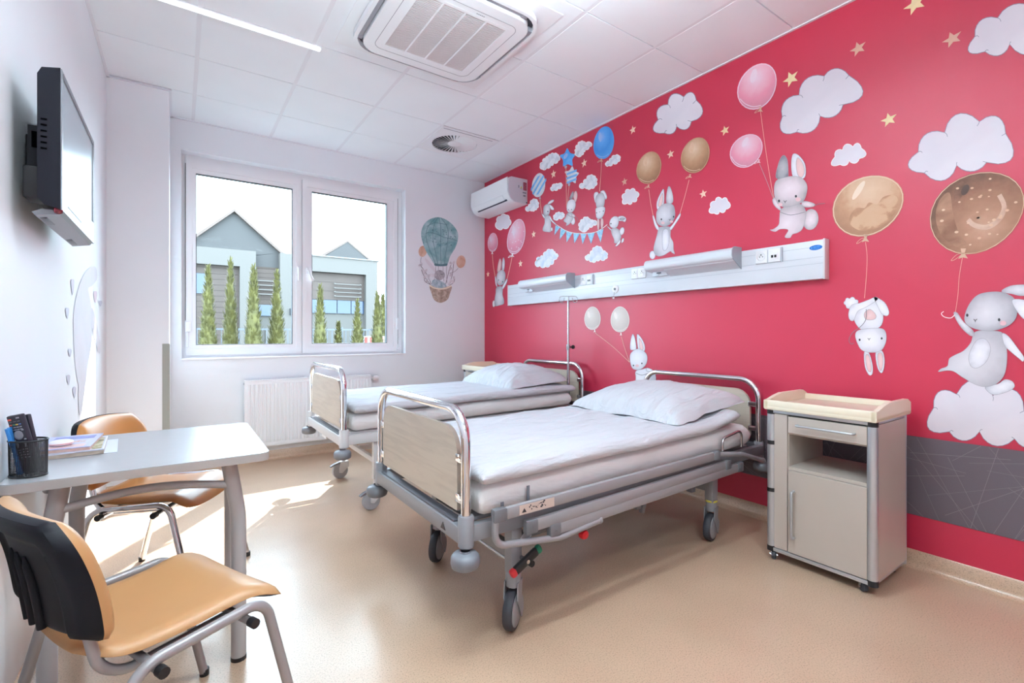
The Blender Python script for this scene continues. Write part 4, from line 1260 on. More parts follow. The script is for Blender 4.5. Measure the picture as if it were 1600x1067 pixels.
# --- hot air balloon on the window wall
HA = Art('back', 640, 330, 0.1406)
hb_ = HA.root('hot_air_balloon_decal', 'teal hot air balloon sticker with a rabbit in its basket, right of the window', 'wall decal', (335, 540))
TEAL = WC('teal_wash', [(0.3, (104, 154, 160)), (0.5, (142, 180, 184)), (0.72, (182, 208, 212))], 9)
TEAL_D = M('teal_ink', (84, 124, 132), 0.6)
HA.poly('envelope', [(285, 600), (230, 520), (170, 420), (130, 290), (135, 200), (180, 120), (260, 75), (340, 70), (430, 110), (510, 190), (540, 280), (510, 400), (450, 500), (415, 600), (350, 608)], TEAL, hb_, 2)
HA.strip('seam', [[(290, 72), (200, 180), (185, 300), (230, 450), (290, 590)], [(310, 70), (265, 180), (260, 320), (290, 470), (315, 600)], [(325, 70), (345, 180), (345, 340), (345, 480), (350, 605)],
                  [(345, 72), (420, 180), (425, 320), (400, 470), (385, 605)], [(175, 250), (220, 235), (300, 255), (380, 290), (430, 300), (530, 330)], [(190, 170), (270, 130), (330, 135), (420, 150)]], 5, TEAL_D, hb_, 3)
HA.poly('collar', [(280, 580), (350, 590), (415, 580), (412, 606), (350, 612), (282, 606)], TEAL_D, hb_, 4)
dots = MB(); rd = random.Random(3)
for _ in range(46):
    x, y = rd.uniform(150, 510), rd.uniform(200, 380)
    e = ellipse(x, y, 5, 6, 0, 6)
    dots.add([HA.P(p, 4) for p in e], [tuple(range(6))])
dots.obj('dots', TEAL_D, hb_, smooth=0, kind='stuff')
TANB = WC('tan_wash', [(0.3, (196, 150, 126)), (0.7, (224, 196, 178))], 14)
for c in (E(145, 445, 62, 46, 80), E(570, 562, 70, 50, 82)):
    HA.poly('small_balloon', c, TANB, hb_, 1)
ropes = [[(290, 606), (285, 700), (262, 800)], [(320, 608), (318, 690)], [(370, 608), (372, 690), (380, 780)], [(412, 606), (410, 700), (415, 800)], [(130, 510), (122, 560), (135, 600)], [(540, 632), (500, 670), (440, 690)]]
HA.strip('rope', ropes, 4, FINE_INK, hb_, 2)
tw = [[(240, 810), (190, 700), (110, 590)], [(235, 820), (160, 720), (130, 650)], [(400, 810), (430, 690), (460, 580)], [(430, 820), (470, 720), (490, 570)], [(440, 825), (490, 790), (500, 735)], [(230, 815), (170, 780), (165, 740)]]
HA.strip('twig', tw, 6, M('twig_ink', (112, 104, 116), 0.6), hb_, 3)
buds = MB()
for x, y in ((115, 600), (150, 655), (180, 660), (165, 690), (455, 580), (490, 570), (455, 640), (455, 710), (490, 740), (480, 780), (455, 775), (190, 770), (215, 745), (130, 590), (440, 800)):
    e = ellipse(x, y, 22, 13, rd.uniform(20, 120), 10)
    buds.add([HA.P(p, 4) for p in e], [tuple(range(10))])
buds.obj('buds', FUR, hb_, smooth=0, kind='stuff')
HA.poly('rabbit_body', [(255, 770), (300, 750), (340, 770), (400, 810), (395, 870), (250, 860), (245, 800)], WC('sweater_blue', [(0.3, (130, 160, 172)), (0.7, (200, 214, 222))], 30), hb_, 5)
HA.poly('rabbit_ear', [(310, 700), (240, 695), (180, 710), (150, 740), (220, 735), (300, 725)], FUR, hb_, 6)
HA.poly('rabbit_ear', [(300, 690), (240, 640), (180, 560), (175, 520), (230, 570), (300, 660)], M('pale_ear_print', (222, 220, 226), 0.6), hb_, 1)
HA.poly('rabbit_head', E(332, 710, 58, 56), FUR_D, hb_, 7)
HA.strip('closed_eye', [[(345, 700), (360, 706), (372, 698)]], 4, INK, hb_, 8)
BASK = WC('basket_wash', [(0.3, (128, 112, 100)), (0.5, (168, 152, 138)), (0.72, (204, 186, 172))], 24)
HA.poly('basket', [(222, 825), (330, 860), (462, 830), (445, 920), (420, 980), (360, 1015), (310, 1010), (268, 980), (245, 920)], BASK, hb_, 8)
HA.strip('basket_rim', [[(220, 825), (270, 852), (340, 864), (410, 854), (462, 828)]], 16, CREAM, hb_, 9)

# --- faded rabbit on the left wall
FA = Art('left', 90, 400, 0.2813)
PALE = M('pale_grey_print', (206, 203, 210), 0.6, var=0.03, vscale=6)
fr = FA.root('rabbit_decal', 'faded pale grey standing figure printed low on the left wall behind the chair', 'wall decal', (140, 400))
FA.poly('body', [(88, 500), (85, 350), (100, 230), (130, 130), (170, 70), (205, 58), (217, 90), (215, 130), (190, 165), (168, 180), (178, 240), (188, 330), (188, 430), (180, 520), (160, 620), (150, 720), (115, 720), (95, 600)], PALE, fr, 1)
FA.poly('arm', [(185, 290), (205, 330), (230, 460), (235, 530), (225, 537), (205, 470), (190, 400)], PALE, fr, 2)
FA.poly('leg', [(115, 715), (148, 715), (140, 800), (130, 870), (116, 870)], PALE, fr, 2)
DROP = M('pale_drop_print', (190, 188, 202), 0.6); DROP_P = M('pale_drop_pink', (214, 190, 200), 0.6)
for x, y, h_, m_ in ((80, 175, 40, DROP), (50, 320, 28, DROP), (65, 540, 20, DROP), (90, 760, 28, DROP), (207, 230, 30, DROP_P), (235, 265, 15, DROP), (57, 690, 26, DROP)):
    FA.poly('drop', [(x - 9, y - h_), (x + 9, y - h_), (x + 6, y + h_ * 0.5), (x + 1, y + h_), (x - 5, y + h_ * 0.4)], m_, fr, 2)
# ------------------------------------------------------------------ building blocks for furniture
def xf(m, mat4):
    m.v = [mat4 @ v for v in m.v]
    return m

def on_z(px, py, Z):
    d = pix(px, py); t = (Z - CAMH) / d.z
    return Vector((d.x * t, d.y * t, Z))

def bar(m, p0, p1, h, w, b=0.006, up=Vector((0, 0, 1))):
    """Box beam from p0 to p1, h high and w wide."""
    p0, p1 = Vector(p0), Vector(p1)
    x = (p1 - p0); L = x.length; x.normalize()
    y = up.cross(x).normalized(); z = x.cross(y)
    R = Matrix((x, y, z)).transposed().to_4x4(); R.translation = p0
    return m.box(0, L, -w / 2, w / 2, -h / 2, h / 2, b, 2, R)

def castor(parent, x, y, ang, R, ztop, style, wheelw=0.032):
    """Swivel castor: tyre, hub discs, fork and stem; ang is the rolling direction."""
    T = Matrix.Translation((x, y, 0)) @ Matrix.Rotation(ang, 4, 'Z')
    w = wheelw / 2
    if style == 'shrouded':
        c = bpy.data.objects.new('castor', None); COL.objects.link(c); c.parent = parent
        c.location = Vector((x, y, 0)) - world_loc(parent)
        ty = MB().lathe([(R * 0.78, -w), (R * 0.94, -w), (R, -w * 0.6), (R, w * 0.6), (R * 0.94, w), (R * 0.78, w)], (-0.012, 0, R), 'y', 32)
        xf(ty, T).obj('tyre', RUBBER, c)
        hb = MB()
        for s in (-1, 1):
            hb.lathe([(R * 0.80, s * w * 0.6), (R * 0.80, s * (w + 0.002)), (R * 0.72, s * (w + 0.005)), (R * 0.12, s * (w + 0.006)), (0.001, s * (w + 0.006))], (-0.012, 0, R), 'y', 28)
        xf(hb, T).obj('hub', GREY_PAINT, c)
        fk = MB()
        for s in (-1, 1):
            pts = [(-0.012 + R * 0.74 * cos(a), R + R * 0.74 * sin(a)) for a in [pi * k / 10 - 0.9 for k in range(0, 7)]]
            pts += [(0.03, R * 2 + 0.035), (-0.028, R * 2 + 0.035), (-0.034, R * 1.6)]
            fk.prism(pts, 'y', s * (w + 0.0075), s * (w + 0.0125))
        fk.lathe([(0.020, R * 2 + 0.008), (0.030, R * 2 + 0.014), (0.031, R * 2 + 0.06), (0.028, R * 2 + 0.07)], (0.0, 0, 0), 'z', 20)
        xf(fk, T).obj('fork', GREY_PAINT, c)
        return c
    c = bpy.data.objects.new('castor', None); COL.objects.link(c); c.parent = parent
    c.location = Vector((x, y, 0)) - world_loc(parent)
    o = -0.03 if style == 'open' else -0.008
    ty = MB().lathe([(R * 0.70, -w), (R * 0.93, -w), (R, -w * 0.5), (R, w * 0.5), (R * 0.93, w), (R * 0.70, w)], (o, 0, R), 'y', 28)
    xf(ty, T).obj('tyre', PALE_TYRE if style == 'open' else RUBBER, c)
    hb = MB()
    for s in (-1, 1):
        hb.lathe([(R * 0.72, s * w * 0.5), (R * 0.72, s * w * 0.8), (R * 0.5, s * w * 0.55), (R * 0.2, s * w), (0.001, s * w)], (o, 0, R), 'y', 24)
    xf(hb, T).obj('hub', LIGHT_GREY, c)
    fk = MB()
    for s in (-1, 1):
        fk.prism([(o - R * 0.18, R * 0.8), (o + R * 0.2, R * 0.72), (R * 0.55, R * 1.5), (R * 0.55, R * 2.15), (-R * 0.5, R * 2.15), (o - R * 0.2, R * 1.4)], 'y', s * (w + 0.003), s * (w + 0.006))
    fk.box(-R * 0.5, R * 0.55, -w - 0.006, w + 0.006, R * 2.08, R * 2.2, 0.003)
    fk.lathe([(0.012, R * 2.1), (0.016, R * 2.3), (0.012, ztop)], (0, 0, 0), 'z', 14)
    fk.lathe([(0.006, -w - 0.011), (0.006, w + 0.011)], (o, 0, R), 'y', 10)
    xf(fk, T).obj('fork', CHROME_DULL if style == 'small' else LIGHT_GREY, c)
    if style in ('open', 'braked'):
        br = MB()
        br.prism([(-R * 0.5, R * 2.2), (-R * 1.3, R * 1.98), (-R * 1.75, R * 1.75), (-R * 1.75, R * 1.62), (-R * 1.15, R * 1.8), (-R * 0.5, R * 1.95)], 'y', -w * 0.9, w * 0.9)
        xf(br, T).obj('brake_pedal', MID_GREY, c)
    return c

def soft_slab(x0, x1, y0, y1, zb, thick, nx, ny, fn=None, edge=0.05, seed=0, wr=0.004, droop=0.0, taper=None):
    """Closed bedding slab with rounded edges; fn(x, y) lifts it; wr = wrinkle height."""
    m = MB()
    def prof(t, L):
        d = min(t, 1 - t) * L
        q = min(1.0, d / edge)
        return sqrt(max(0.0, 1 - (1 - q) ** 2))
    us = [0, 0.003, 0.010, 0.02, 0.035] + [0.05 + 0.9 * k / (nx - 10) for k in range(nx - 9)] + [0.965, 0.98, 0.99, 0.997, 1]
    vs = [0, 0.006, 0.018, 0.035, 0.06] + [0.09 + 0.82 * k / (ny - 10) for k in range(ny - 9)] + [0.94, 0.965, 0.982, 0.994, 1]
    top = []; bot = []
    for u in us:
        rt = []; rb = []
        for v in vs:
            x = x0 + (x1 - x0) * u; y = y0 + (y1 - y0) * v
            e = prof(u, x1 - x0) * prof(v, y1 - y0)
            lift = fn(x, y) if fn else 0.0
            n1 = mnoise.noise(Vector((x * 2.2 + seed, y * 7.0 + 0.8 * sin(x * 4), seed)))
            n2 = mnoise.noise(Vector((x * 9.0 + y * 3, y * 15.0, seed + 5)))
            n3 = abs(mnoise.noise(Vector((x * 3.0 - y * 5.5, y * 2.5, seed + 9))))
            w = wr * (1.4 * n1 + 0.5 * n2 + 1.6 * (0.3 - n3))
            zc = zb + lift + thick * 0.5
            bulge = 0.012 * (mnoise.noise(Vector((x * 3, 0.3, seed))) if min(v, 1 - v) < 0.1 else 0)
            yy = y + (bulge if v < 0.5 else -bulge)
            rt.append(Vector((x, yy, zc + thick * 0.5 * e + w * e)))
            rb.append(Vector((x, yy, zc - thick * 0.5 * (prof(u, x1 - x0) * prof(v, y1 - y0)) ** 0.6)))
        top.append(rt); bot.append(rb)
    m.grid(top); b = MB().grid(bot)
    m.add(b.v, [tuple(reversed(f)) for f in b.f])
    bm = bmesh.new()
    vv = [bm.verts.new(v) for v in m.v]
    for f in m.f:
        try: bm.faces.new([vv[i] for i in f])
        except ValueError: pass
    bmesh.ops.remove_doubles(bm, verts=bm.verts, dist=0.0004)
    out = MB(); out.bm(bm)
    return out

def pillow_mesh(cx, cy, hx, hy, z, h, seed, fn=None, tilt=0.0):
    m = MB()
    n = 30
    rows_t = []; rows_b = []
    for i in range(n + 1):
        u = -1 + 2 * i / n
        rt = []; rb = []
        for j in range(n + 1):
            v = -1 + 2 * j / n
            x = cx + hx * u * (1 - 0.07 * (1 - v * v) ** 1.0 * abs(u) ** 3 * 0 - 0.05 * (1 - abs(v)) * abs(u) ** 2)
            y = cy + hy * v * (1 - 0.06 * (1 - abs(u)) * abs(v) ** 2)
            e = ((1 - u * u) ** 0.5) * ((1 - v * v) ** 0.42)
            e = max(0.0, e) ** 0.85
            w = 0.010 * mnoise.noise(Vector((u * 3 + seed, v * 2.2, seed))) + 0.006 * mnoise.noise(Vector((u * 5 + v * 4, v * 8, seed + 3)))
            w += 0.010 * (0.25 - abs(mnoise.noise(Vector((u * 4.0 + v * 1.5, v * 6.0, seed + 8)))))
            lift = fn(x, y) if fn else 0.0
            zz = z + lift + tilt * u
            edge_w = 0.010 * mnoise.noise(Vector((u * 3, v * 3, seed + 1)))
            rt.append(Vector((x, y, zz + 0.012 + h * e + w * e + edge_w)))
            rb.append(Vector((x, y, zz + 0.012 - 0.012 * e ** 0.5 + edge_w * (1 - e))))
        rows_t.append(rt); rows_b.append(rb)
    m.grid(rows_t); b = MB().grid(rows_b)
    m.add(b.v, [tuple(reversed(f)) for f in b.f])
    bm = bmesh.new()
    vv = [bm.verts.new(v) for v in m.v]
    for f in m.f:
        bm.faces.new([vv[i] for i in f])
    bmesh.ops.remove_doubles(bm, verts=bm.verts, dist=0.0004)
    out = MB(); out.bm(bm)
    return out

# ------------------------------------------------------------------ hospital beds
def end_frame(parent, x, y0, y1, zlow, ztop, panel0, panel1, frame_mat, inward):
    """Chrome U tube with its laminate board, sleeves and clips."""
    r = 0.0185
    pts = fillet([(x, y0, zlow), (x, y0, ztop), (x, y1, ztop), (x, y1, zlow)], [0, 0.125, 0.125, 0], 9)
    name = 'footboard_tube' if inward > 0 else 'headboard_tube'
    MB().tube(pts, r, 16).obj(name, CHROME, parent, smooth=60)
    a, b = y0 + 0.052, y1 - 0.052
    poly = rrect(a, b, panel0, panel1, 0.10, 7)
    k = len(poly) // 4
    poly = poly[:2 * k] + [(a, panel0 + 0.004), (a + 0.004, panel0), (b - 0.004, panel0), (b, panel0 + 0.004)]
    pn = MB().prism(poly, 'x', x - 0.009, x + 0.009).obj('footboard' if inward > 0 else 'headboard', BEDBOARD, parent, smooth=30)
    inner = [(p[0] * 0.9955 + 0.0045 * (a + b) / 2, p[1] * 0.9955 + 0.0045 * (panel0 + panel1) / 2) for p in poly]
    cl = MB()
    for yy, s in ((y0, 1), (y1, -1)):
        for zz in (panel0 + 0.05, panel0 + 0.20):
            cl.box(x - 0.012, x + 0.012, min(yy + s * 0.012, yy + s * 0.062), max(yy + s * 0.012, yy + s * 0.062), zz - 0.016, zz + 0.016, 0.003)
    cl.obj('panel_clips', CHROME, pn, kind='stuff')

def make_bed(name, label, y0, y1, dz, frame_mat, near):
    xf_, xh = 0.87, 2.97
    b = thing(name, label, 'bed', ((xf_ + xh) / 2, (y0 + y1) / 2, 0), 'hospital beds')
    zt = 0.885 + dz
    end_frame(b, xf_, y0, y1, 0.47 + dz, zt, 0.505 + dz, 0.815 + dz, frame_mat, 1)
    end_frame(b, xh, y0 + 0.03, y1 + 0.02, 0.48 + dz * 0.6, 0.885 + dz * 0.3, 0.53 + dz * 0.5, 0.82 + dz * 0.3, frame_mat, -1)
    # foot and head beams, side beams
    MB().box(xf_ - 0.028, xf_ + 0.028, y0, y1, 0.40 + dz, 0.462 + dz, 0.004).obj('foot_beam', frame_mat, b)
    MB().box(xf_ - 0.02, xf_ + 0.02, y0 + 0.06, y1 - 0.06, 0.462 + dz, 0.470 + dz, 0.002).obj('beam_cover', DARK_GREY, b)
    MB().box(xh - 0.028, xh + 0.028, y0 + 0.03, y1 + 0.02, 0.43 + dz * 0.5, 0.49 + dz * 0.5, 0.004).obj('head_beam', DARK_GREY if near else frame_mat, b)
    for yy, s in ((y0, 1), (y1, -1)):
        m = MB(); bar(m, (xf_, yy + s * 0.005, 0.432 + dz), (xh, yy + s * 0.015, 0.455 + dz * 0.6), 0.062, 0.035, 0.004)
        m.obj('side_beam', frame_mat if not near else GREY_PAINT, b)
    # deck under the mattress
    m = MB(); bar(m, (xf_ + 0.05, (y0 + y1) / 2, 0.468 + dz), (2.84, (y0 + y1) / 2, 0.488 + dz * 0.8), 0.016, y1 - y0 - 0.06, 0.003)
    m.obj('deck', frame_mat, b)
    # corner sleeves and rubber wall buffers
    for (x, yy) in ((xf_, y0), (xf_, y1), (xh, y0 + 0.03), (xh, y1 + 0.02)):
        e = dz if x == xf_ else dz * 0.5
        MB().lathe([(0.026, 0.385 + e), (0.030, 0.39 + e), (0.030, 0.495 + e), (0.026, 0.502 + e)], (x, yy, 0), 'z', 20).obj('corner_sleeve', frame_mat, b)
        if x == xh and yy > (y0 + y1) / 2: continue
        bx = x - 0.015 if x == xf_ else x + 0.005
        by = yy - 0.022 if yy < (y0 + y1) / 2 else yy + 0.022
        MB().lathe([(0.018, 0.385 + e), (0.020, 0.378 + e), (0.044, 0.374 + e), (0.053, 0.362 + e), (0.054, 0.342 + e), (0.050, 0.328 + e), (0.040, 0.322 + e), (0.0, 0.322 + e)], (bx, by, 0), 'z', 28, caps=False).obj('wall_buffer', MID_GREY, b, smooth=50)
    return b

bed_a = make_bed('hospital_bed', 'grey hospital bed nearest the viewer, with lowered side rail and brake lever', 1.55, 2.45, 0.0, GREY_PAINT, True)
bed_b = make_bed('hospital_bed', 'pale hospital bed under the window side, with drip pole at its headboard', 3.14, 4.05, 0.055, LIGHT_GREY, False)

# undercarriage and castors of the near bed
LEGS = ((1.10, 1.575, radians(37)), (1.105, 2.262, radians(42)), (2.495, 1.60, radians(14)), (2.495, 2.33, radians(20)))
for x, y, a in LEGS:
    MB().box(x - 0.026, x + 0.026, y - 0.026, y + 0.026, 0.215, 0.42, 0.005).obj('lift_leg', GREY_PAINT, bed_a)
    castor(bed_a, x, y, a, 0.077, 0.22, 'shrouded', 0.036)
MB().box(1.082, 1.118, 1.59, 2.25, 0.272, 0.325, 0.004).obj('cross_bar', GREY_PAINT, bed_a)
MB().box(2.477, 2.513, 1.61, 2.33, 0.272, 0.325, 0.004).obj('cross_bar', GREY_PAINT, bed_a)
MB().tube([(1.095, 1.59, 0.258), (1.095, 2.25, 0.258)], 0.008, 10).obj('brake_rod', CHROME_DULL, bed_a)
ub = MB()
bar(ub, (1.12, 2.02, 0.30), (2.48, 2.02, 0.30), 0.05, 0.05)
bar(ub, (1.15, 1.78, 0.39), (2.45, 1.78, 0.40), 0.05, 0.04)
bar(ub, (1.12, 1.60, 0.345), (2.48, 1.61, 0.355), 0.03, 0.03)
ub.obj('under_beam', DARK_GREY, bed_a)
sc = MB()
bar(sc, (1.30, 1.90, 0.30), (1.75, 1.90, 0.43), 0.03, 0.02); bar(sc, (1.85, 1.90, 0.43), (2.3, 1.90, 0.30), 0.03, 0.02)
sc.tube([(1.4, 1.98, 0.36), (2.0, 1.98, 0.36)], 0.02, 14)
sc.obj('lifting_link', CHROME_DULL, bed_a)
for x in (1.93, 1.99, 2.39):
    p = MB()
    if x == 1.99:
        R = Matrix.Translation((1.99, 1.66, 0.30)) @ Matrix.Rotation(radians(20), 4, 'Y')
        p.box(-0.014, 0.014, -0.01, 0.01, -0.06, 0.07, 0.004, 2, R)
    else:
        p.box(x - 0.018, x + 0.018, 1.64, 1.68, 0.275, 0.325, 0.005).box(x - 0.006, x + 0.006, 1.64, 1.68, 0.32, 0.38, 0.002)
    p.obj('release_pedal', MID_GREY, bed_a)
RING = M('yellow_ring', (214, 202, 92), 0.5)
MB().lathe([(0.030, 0.216), (0.033, 0.219), (0.033, 0.224), (0.030, 0.227)], (2.495, 1.60, 0), 'z', 20).obj('marker_ring', RING, bed_a, label='yellow ring above the castor')
bl = MB(); bar(bl, (1.062, 1.515, 0.252), (1.176, 1.515, 0.310), 0.036, 0.024, 0.011)
bl.lathe([(0.013, -0.014), (0.013, 0.014)], (1.140, 1.515, 0.268), 'y', 14)
pedal = bl.obj('brake_lever', BLACK, bed_a)
for p0, p1, nm, c, lb in (((1.046, 1.515, 0.244), (1.072, 1.515, 0.257), 'lever_tip', (196, 42, 50), 'red lever tip'), ((1.168, 1.515, 0.306), (1.192, 1.515, 0.318), 'lever_tip', (24, 110, 82), 'green lever tip')):
    t = MB(); bar(t, p0, p1, 0.034, 0.026, 0.010)
    t.obj(nm, M(lb.replace(' ', '_'), c, 0.45), pedal, label=lb)
MB().tube([(1.12, 1.555, 0.282), (1.12, 1.50, 0.282)], 0.008, 10).obj('lever_axle', CHROME_DULL, pedal)
kn = MB().lathe([(0.006, 0.02), (0.012, 0.015), (0.020, 0.008), (0.022, -0.005), (0.017, -0.016), (0.0, -0.019)], (1.409, 1.50, 0.323), 'y', 20, caps=False).lathe([(0.008, 0.018), (0.008, 0.06)], (1.409, 1.50, 0.323), 'y', 12)
kn.obj('release_knob', M('red_knob', (190, 24, 36), 0.35), bed_a, smooth=50, label='red release knob')

# folded-down side rail
rail = bpy.data.objects.new('side_rail', None); COL.objects.link(rail); rail.parent = bed_a
rail.location = Vector((1.7, 1.48, 0.45)) - world_loc(bed_a)
RY = 1.482
RAILS = (((1.00, RY, 0.503), (2.335, RY, 0.523), 0.047), ((1.12, RY, 0.430), (2.445, RY, 0.459), 0.050), ((1.245, RY, 0.391), (2.565, RY, 0.427), 0.050))
for p0, p1, h in RAILS:
    m = MB(); bar(m, p0, p1, h, 0.024, 0.009)
    m.obj('rail_bar', M('rail_paint', (150, 148, 152), 0.33), rail, smooth=40)
RCAP = M('rail_joint_plastic', (112, 114, 120), 0.42)
for (x, z, h) in ((0.972, 0.503, 0.052), (1.118, 0.429, 0.056), (1.235, 0.389, 0.056), (2.35, 0.523, 0.05), (2.455, 0.46, 0.054), (2.575, 0.428, 0.054)):
    m = MB().box(x - 0.030, x + 0.028, RY - 0.015, RY + 0.015, z - h / 2, z + h / 2, 0.008)
    m.lathe([(0.004, -0.0165), (0.004, 0.0)], (x, RY, z), 'y', 8)
    m.obj('rail_joint', RCAP, rail)
hp = fillet([(0.955, RY, 0.51), (0.953, RY, 0.392), (1.27, RY - 0.004, 0.351), (1.485, RY - 0.004, 0.372)], [0, 0.05, 0.12, 0], 6)
MB().tube(hp, 0.0135, 14).sphere((1.485, RY - 0.004, 0.372), 0.0165, 12, 8).obj('rail_handle', M('rail_paint', (150, 148, 152), 0.33), rail, smooth=60)
lk = MB().tube(fillet([(2.36, RY, 0.528), (2.60, RY, 0.495), (2.83, RY, 0.425)], 0.1, 5), 0.0135, 12)
lk.sphere((2.83, RY, 0.425), 0.017, 12, 8)
bar(lk, (1.118, RY + 0.012, 0.40), (1.10, RY + 0.03, 0.36), 0.03, 0.01); bar(lk, (1.235, RY + 0.012, 0.37), (1.23, RY - 0.002, 0.355), 0.03, 0.014)
lk.obj('rail_link', M('rail_paint', (150, 148, 152), 0.33), rail)
st = MB().box(1.055, 1.225, RY - 0.0132, RY - 0.0125, 0.487, 0.523).obj('warning_sticker', M('sticker_beige', (206, 190, 180), 0.5), rail, smooth=0, label='beige sticker with small black symbols')
mk = MB().prism([(1.066, 0.494), (1.088, 0.494), (1.077, 0.510)], 'y', RY - 0.0138, RY - 0.0132)
rk = random.Random(5)
for k in range(16):
    x = 1.10 + k * 0.0052; z = 0.497 + rk.uniform(0, 0.016)
    mk.box(x, x + rk.uniform(0.003, 0.006), RY - 0.0138, RY - 0.0132, z, z + rk.uniform(0.002, 0.006))
for x, z in ((1.165, 0.512), (1.160, 0.503), (1.155, 0.497), (1.17, 0.517)):
    mk.box(x, x + 0.008, RY - 0.0138, RY - 0.0132, z, z + 0.006)
mk.obj('symbols', INK, st, smooth=0, kind='stuff')
tri = MB().prism([(1.66, 0.416), (1.70, 0.416), (1.68, 0.444)], 'x', 0.8402, 0.8422)
tri.obj('warning_symbol', BLACK, bed_a, smooth=0, label='small black warning triangle')
MB().tube(fillet([(2.44, 1.50, 0.52), (2.44, 1.498, 0.598), (2.63, 1.498, 0.626), (2.63, 1.50, 0.53)], 0.035, 5), 0.0075, 10).obj('mattress_stop', CHROME_DULL, bed_a, smooth=60)
MB().box(1.122, 1.136, 1.5125, 1.5155, 0.515, 0.575, 0.001).box(1.0, 1.014, 1.5125, 1.5155, 0.495, 0.535, 0.001).obj('strap', MID_GREY, bed_a, kind='stuff')

# castors and cross frame of the far bed
FLEGS = ((1.085, 3.17, 0.1), (1.107, 4.0, 0.05), (2.55, 3.2, 0.3), (2.55, 4.0, 0.2))
for x, y, a in FLEGS:
    MB().box(x - 0.018, x + 0.018, y - 0.018, y + 0.018, 0.20, 0.49, 0.004).obj('lift_leg', LIGHT_GREY, bed_b)
    castor(bed_b, x, y, a, 0.062, 0.205, 'open', 0.034)
MB().box(1.078, 1.106, 3.18, 3.99, 0.30, 0.335, 0.003).obj('cross_bar', LIGHT_GREY, bed_b)
MB().box(2.536, 2.564, 3.21, 3.99, 0.30, 0.335, 0.003).obj('cross_bar', LIGHT_GREY, bed_b)
MB().box(1.1, 2.55, 3.56, 3.60, 0.31, 0.345, 0.003).obj('under_beam', LIGHT_GREY, bed_b)
MB().prism([(3.72, 0.39), (3.86, 0.39), (3.80, 0.47), (3.72, 0.47)], 'x', 0.90, 0.94).obj('control_box', WHITE_PLASTIC, bed_b, smooth=0)
MB().box(1.72, 1.80, 3.119, 3.1235, 0.495, 0.503, 0.001).obj('beam_mark', BLACK, bed_b, smooth=0)

# bedding
def lift_a(x, y): return 0.03 * max(0, (x - 0.92) / 1.9)
mat_a = soft_slab(0.915, 2.79, 1.525, 2.445, 0.482, 0.124, 44, 26, lift_a, 0.05, 2.0, 0.002).obj('mattress', SHEET, None, smooth=70)
tag(mat_a, 'white sheeted mattress on the near grey bed', 'mattress', 'mattresses')
def lift_da(x, y):
    s = max(0, (x - 0.92) / 1.9)
    return 0.034 * s + 0.045 * max(0, min(1, (x - 2.25) / 0.36)) ** 1.7
duv_a = soft_slab(0.912, 2.62, 1.498, 2.46, 0.608, 0.056, 90, 60, lift_da, 0.035, 5.0, 0.0070).obj('duvet', LINEN, None, smooth=70)
tag(duv_a, 'white folded duvet covering the near bed', 'duvet', 'duvets')
pil_a = pillow_mesh(2.465, 1.985, 0.325, 0.425, 0.694, 0.130, 3.0, lambda x, y: 0.085 * max(0, (x - 2.2)), 0.012).obj('pillow', LINEN, None, smooth=70)
tag(pil_a, 'crumpled white pillow on the near bed beneath the rabbit sticker', 'pillow', 'pillows')

def lift_b(x, y): return 0.02 * max(0, (x - 0.92) / 1.9)
mat_b = soft_slab(0.915, 2.80, 3.125, 4.045, 0.538, 0.112, 40, 24, lift_b, 0.04, 12.0, 0.0015).obj('mattress', SHEET, None, smooth=70)
tag(mat_b, 'white sheeted mattress on the far pale bed', 'mattress', 'mattresses')
duv_b = soft_slab(0.925, 2.83, 3.10, 4.06, 0.654, 0.054, 70, 44, lift_b, 0.035, 15.0, 0.004).obj('duvet', LINEN, None, smooth=70)
tag(duv_b, 'smooth white duvet covering the far bed', 'duvet', 'duvets')
pil_b = pillow_mesh(2.52, 3.62, 0.31, 0.42, 0.728, 0.160, 21.0, None, 0.02).obj('pillow', LINEN, None, smooth=70)
tag(pil_b, 'plump white pillow on the far bed beside the drip pole', 'pillow', 'pillows')

# drip pole on the far bed
iv = thing('drip_pole', 'thin chrome drip pole with two hooks at the far bed headboard', 'drip pole', (2.86, 3.235, 0.502))
MB().tube([(2.86, 3.235, 0.502), (2.86, 3.235, 1.06)], 0.0125, 14).obj('lower_tube', CHROME_DULL, iv, smooth=60)
MB().tube([(2.86, 3.235, 1.04), (2.86, 3.235, 1.505)], 0.0085, 12).obj('upper_tube', CHROME_DULL, iv, smooth=60)
MB().lathe([(0.016, 1.03), (0.018, 1.035), (0.018, 1.075), (0.014, 1.08)], (2.86, 3.235, 0), 'z', 16).obj('clamp', CHROME_DULL, iv)
MB().tube([(2.86, 3.235, 1.055), (2.885, 3.215, 1.055)], 0.006, 8).sphere((2.892, 3.209, 1.055), 0.018, 12, 8).obj('clamp_knob', BLACK, iv)
hk = MB()
d = Vector((0.82, -0.57, 0))
c = Vector((2.86, 3.235, 1.508))
for s in (-1, 1):
    pts = [c, c + d * s * 0.055]
    for k in range(0, 13):
        a = pi / 2 - k * (pi * 1.55) / 12
        pts.append(c + d * s * (0.060 + 0.022 * cos(a)) + Vector((0, 0, -0.028 + 0.028 * sin(a))))
    pts.append(c + d * s * 0.035 + Vector((0, 0, -0.012)))
    hk.tube(pts, 0.0032, 8)
hk.obj('hook', CHROME_DULL, iv, smooth=60)
MB().box(2.835, 2.885, 3.165, 3.255, 0.455, 0.50, 0.006).obj('pole_socket', LIGHT_GREY, bed_b)

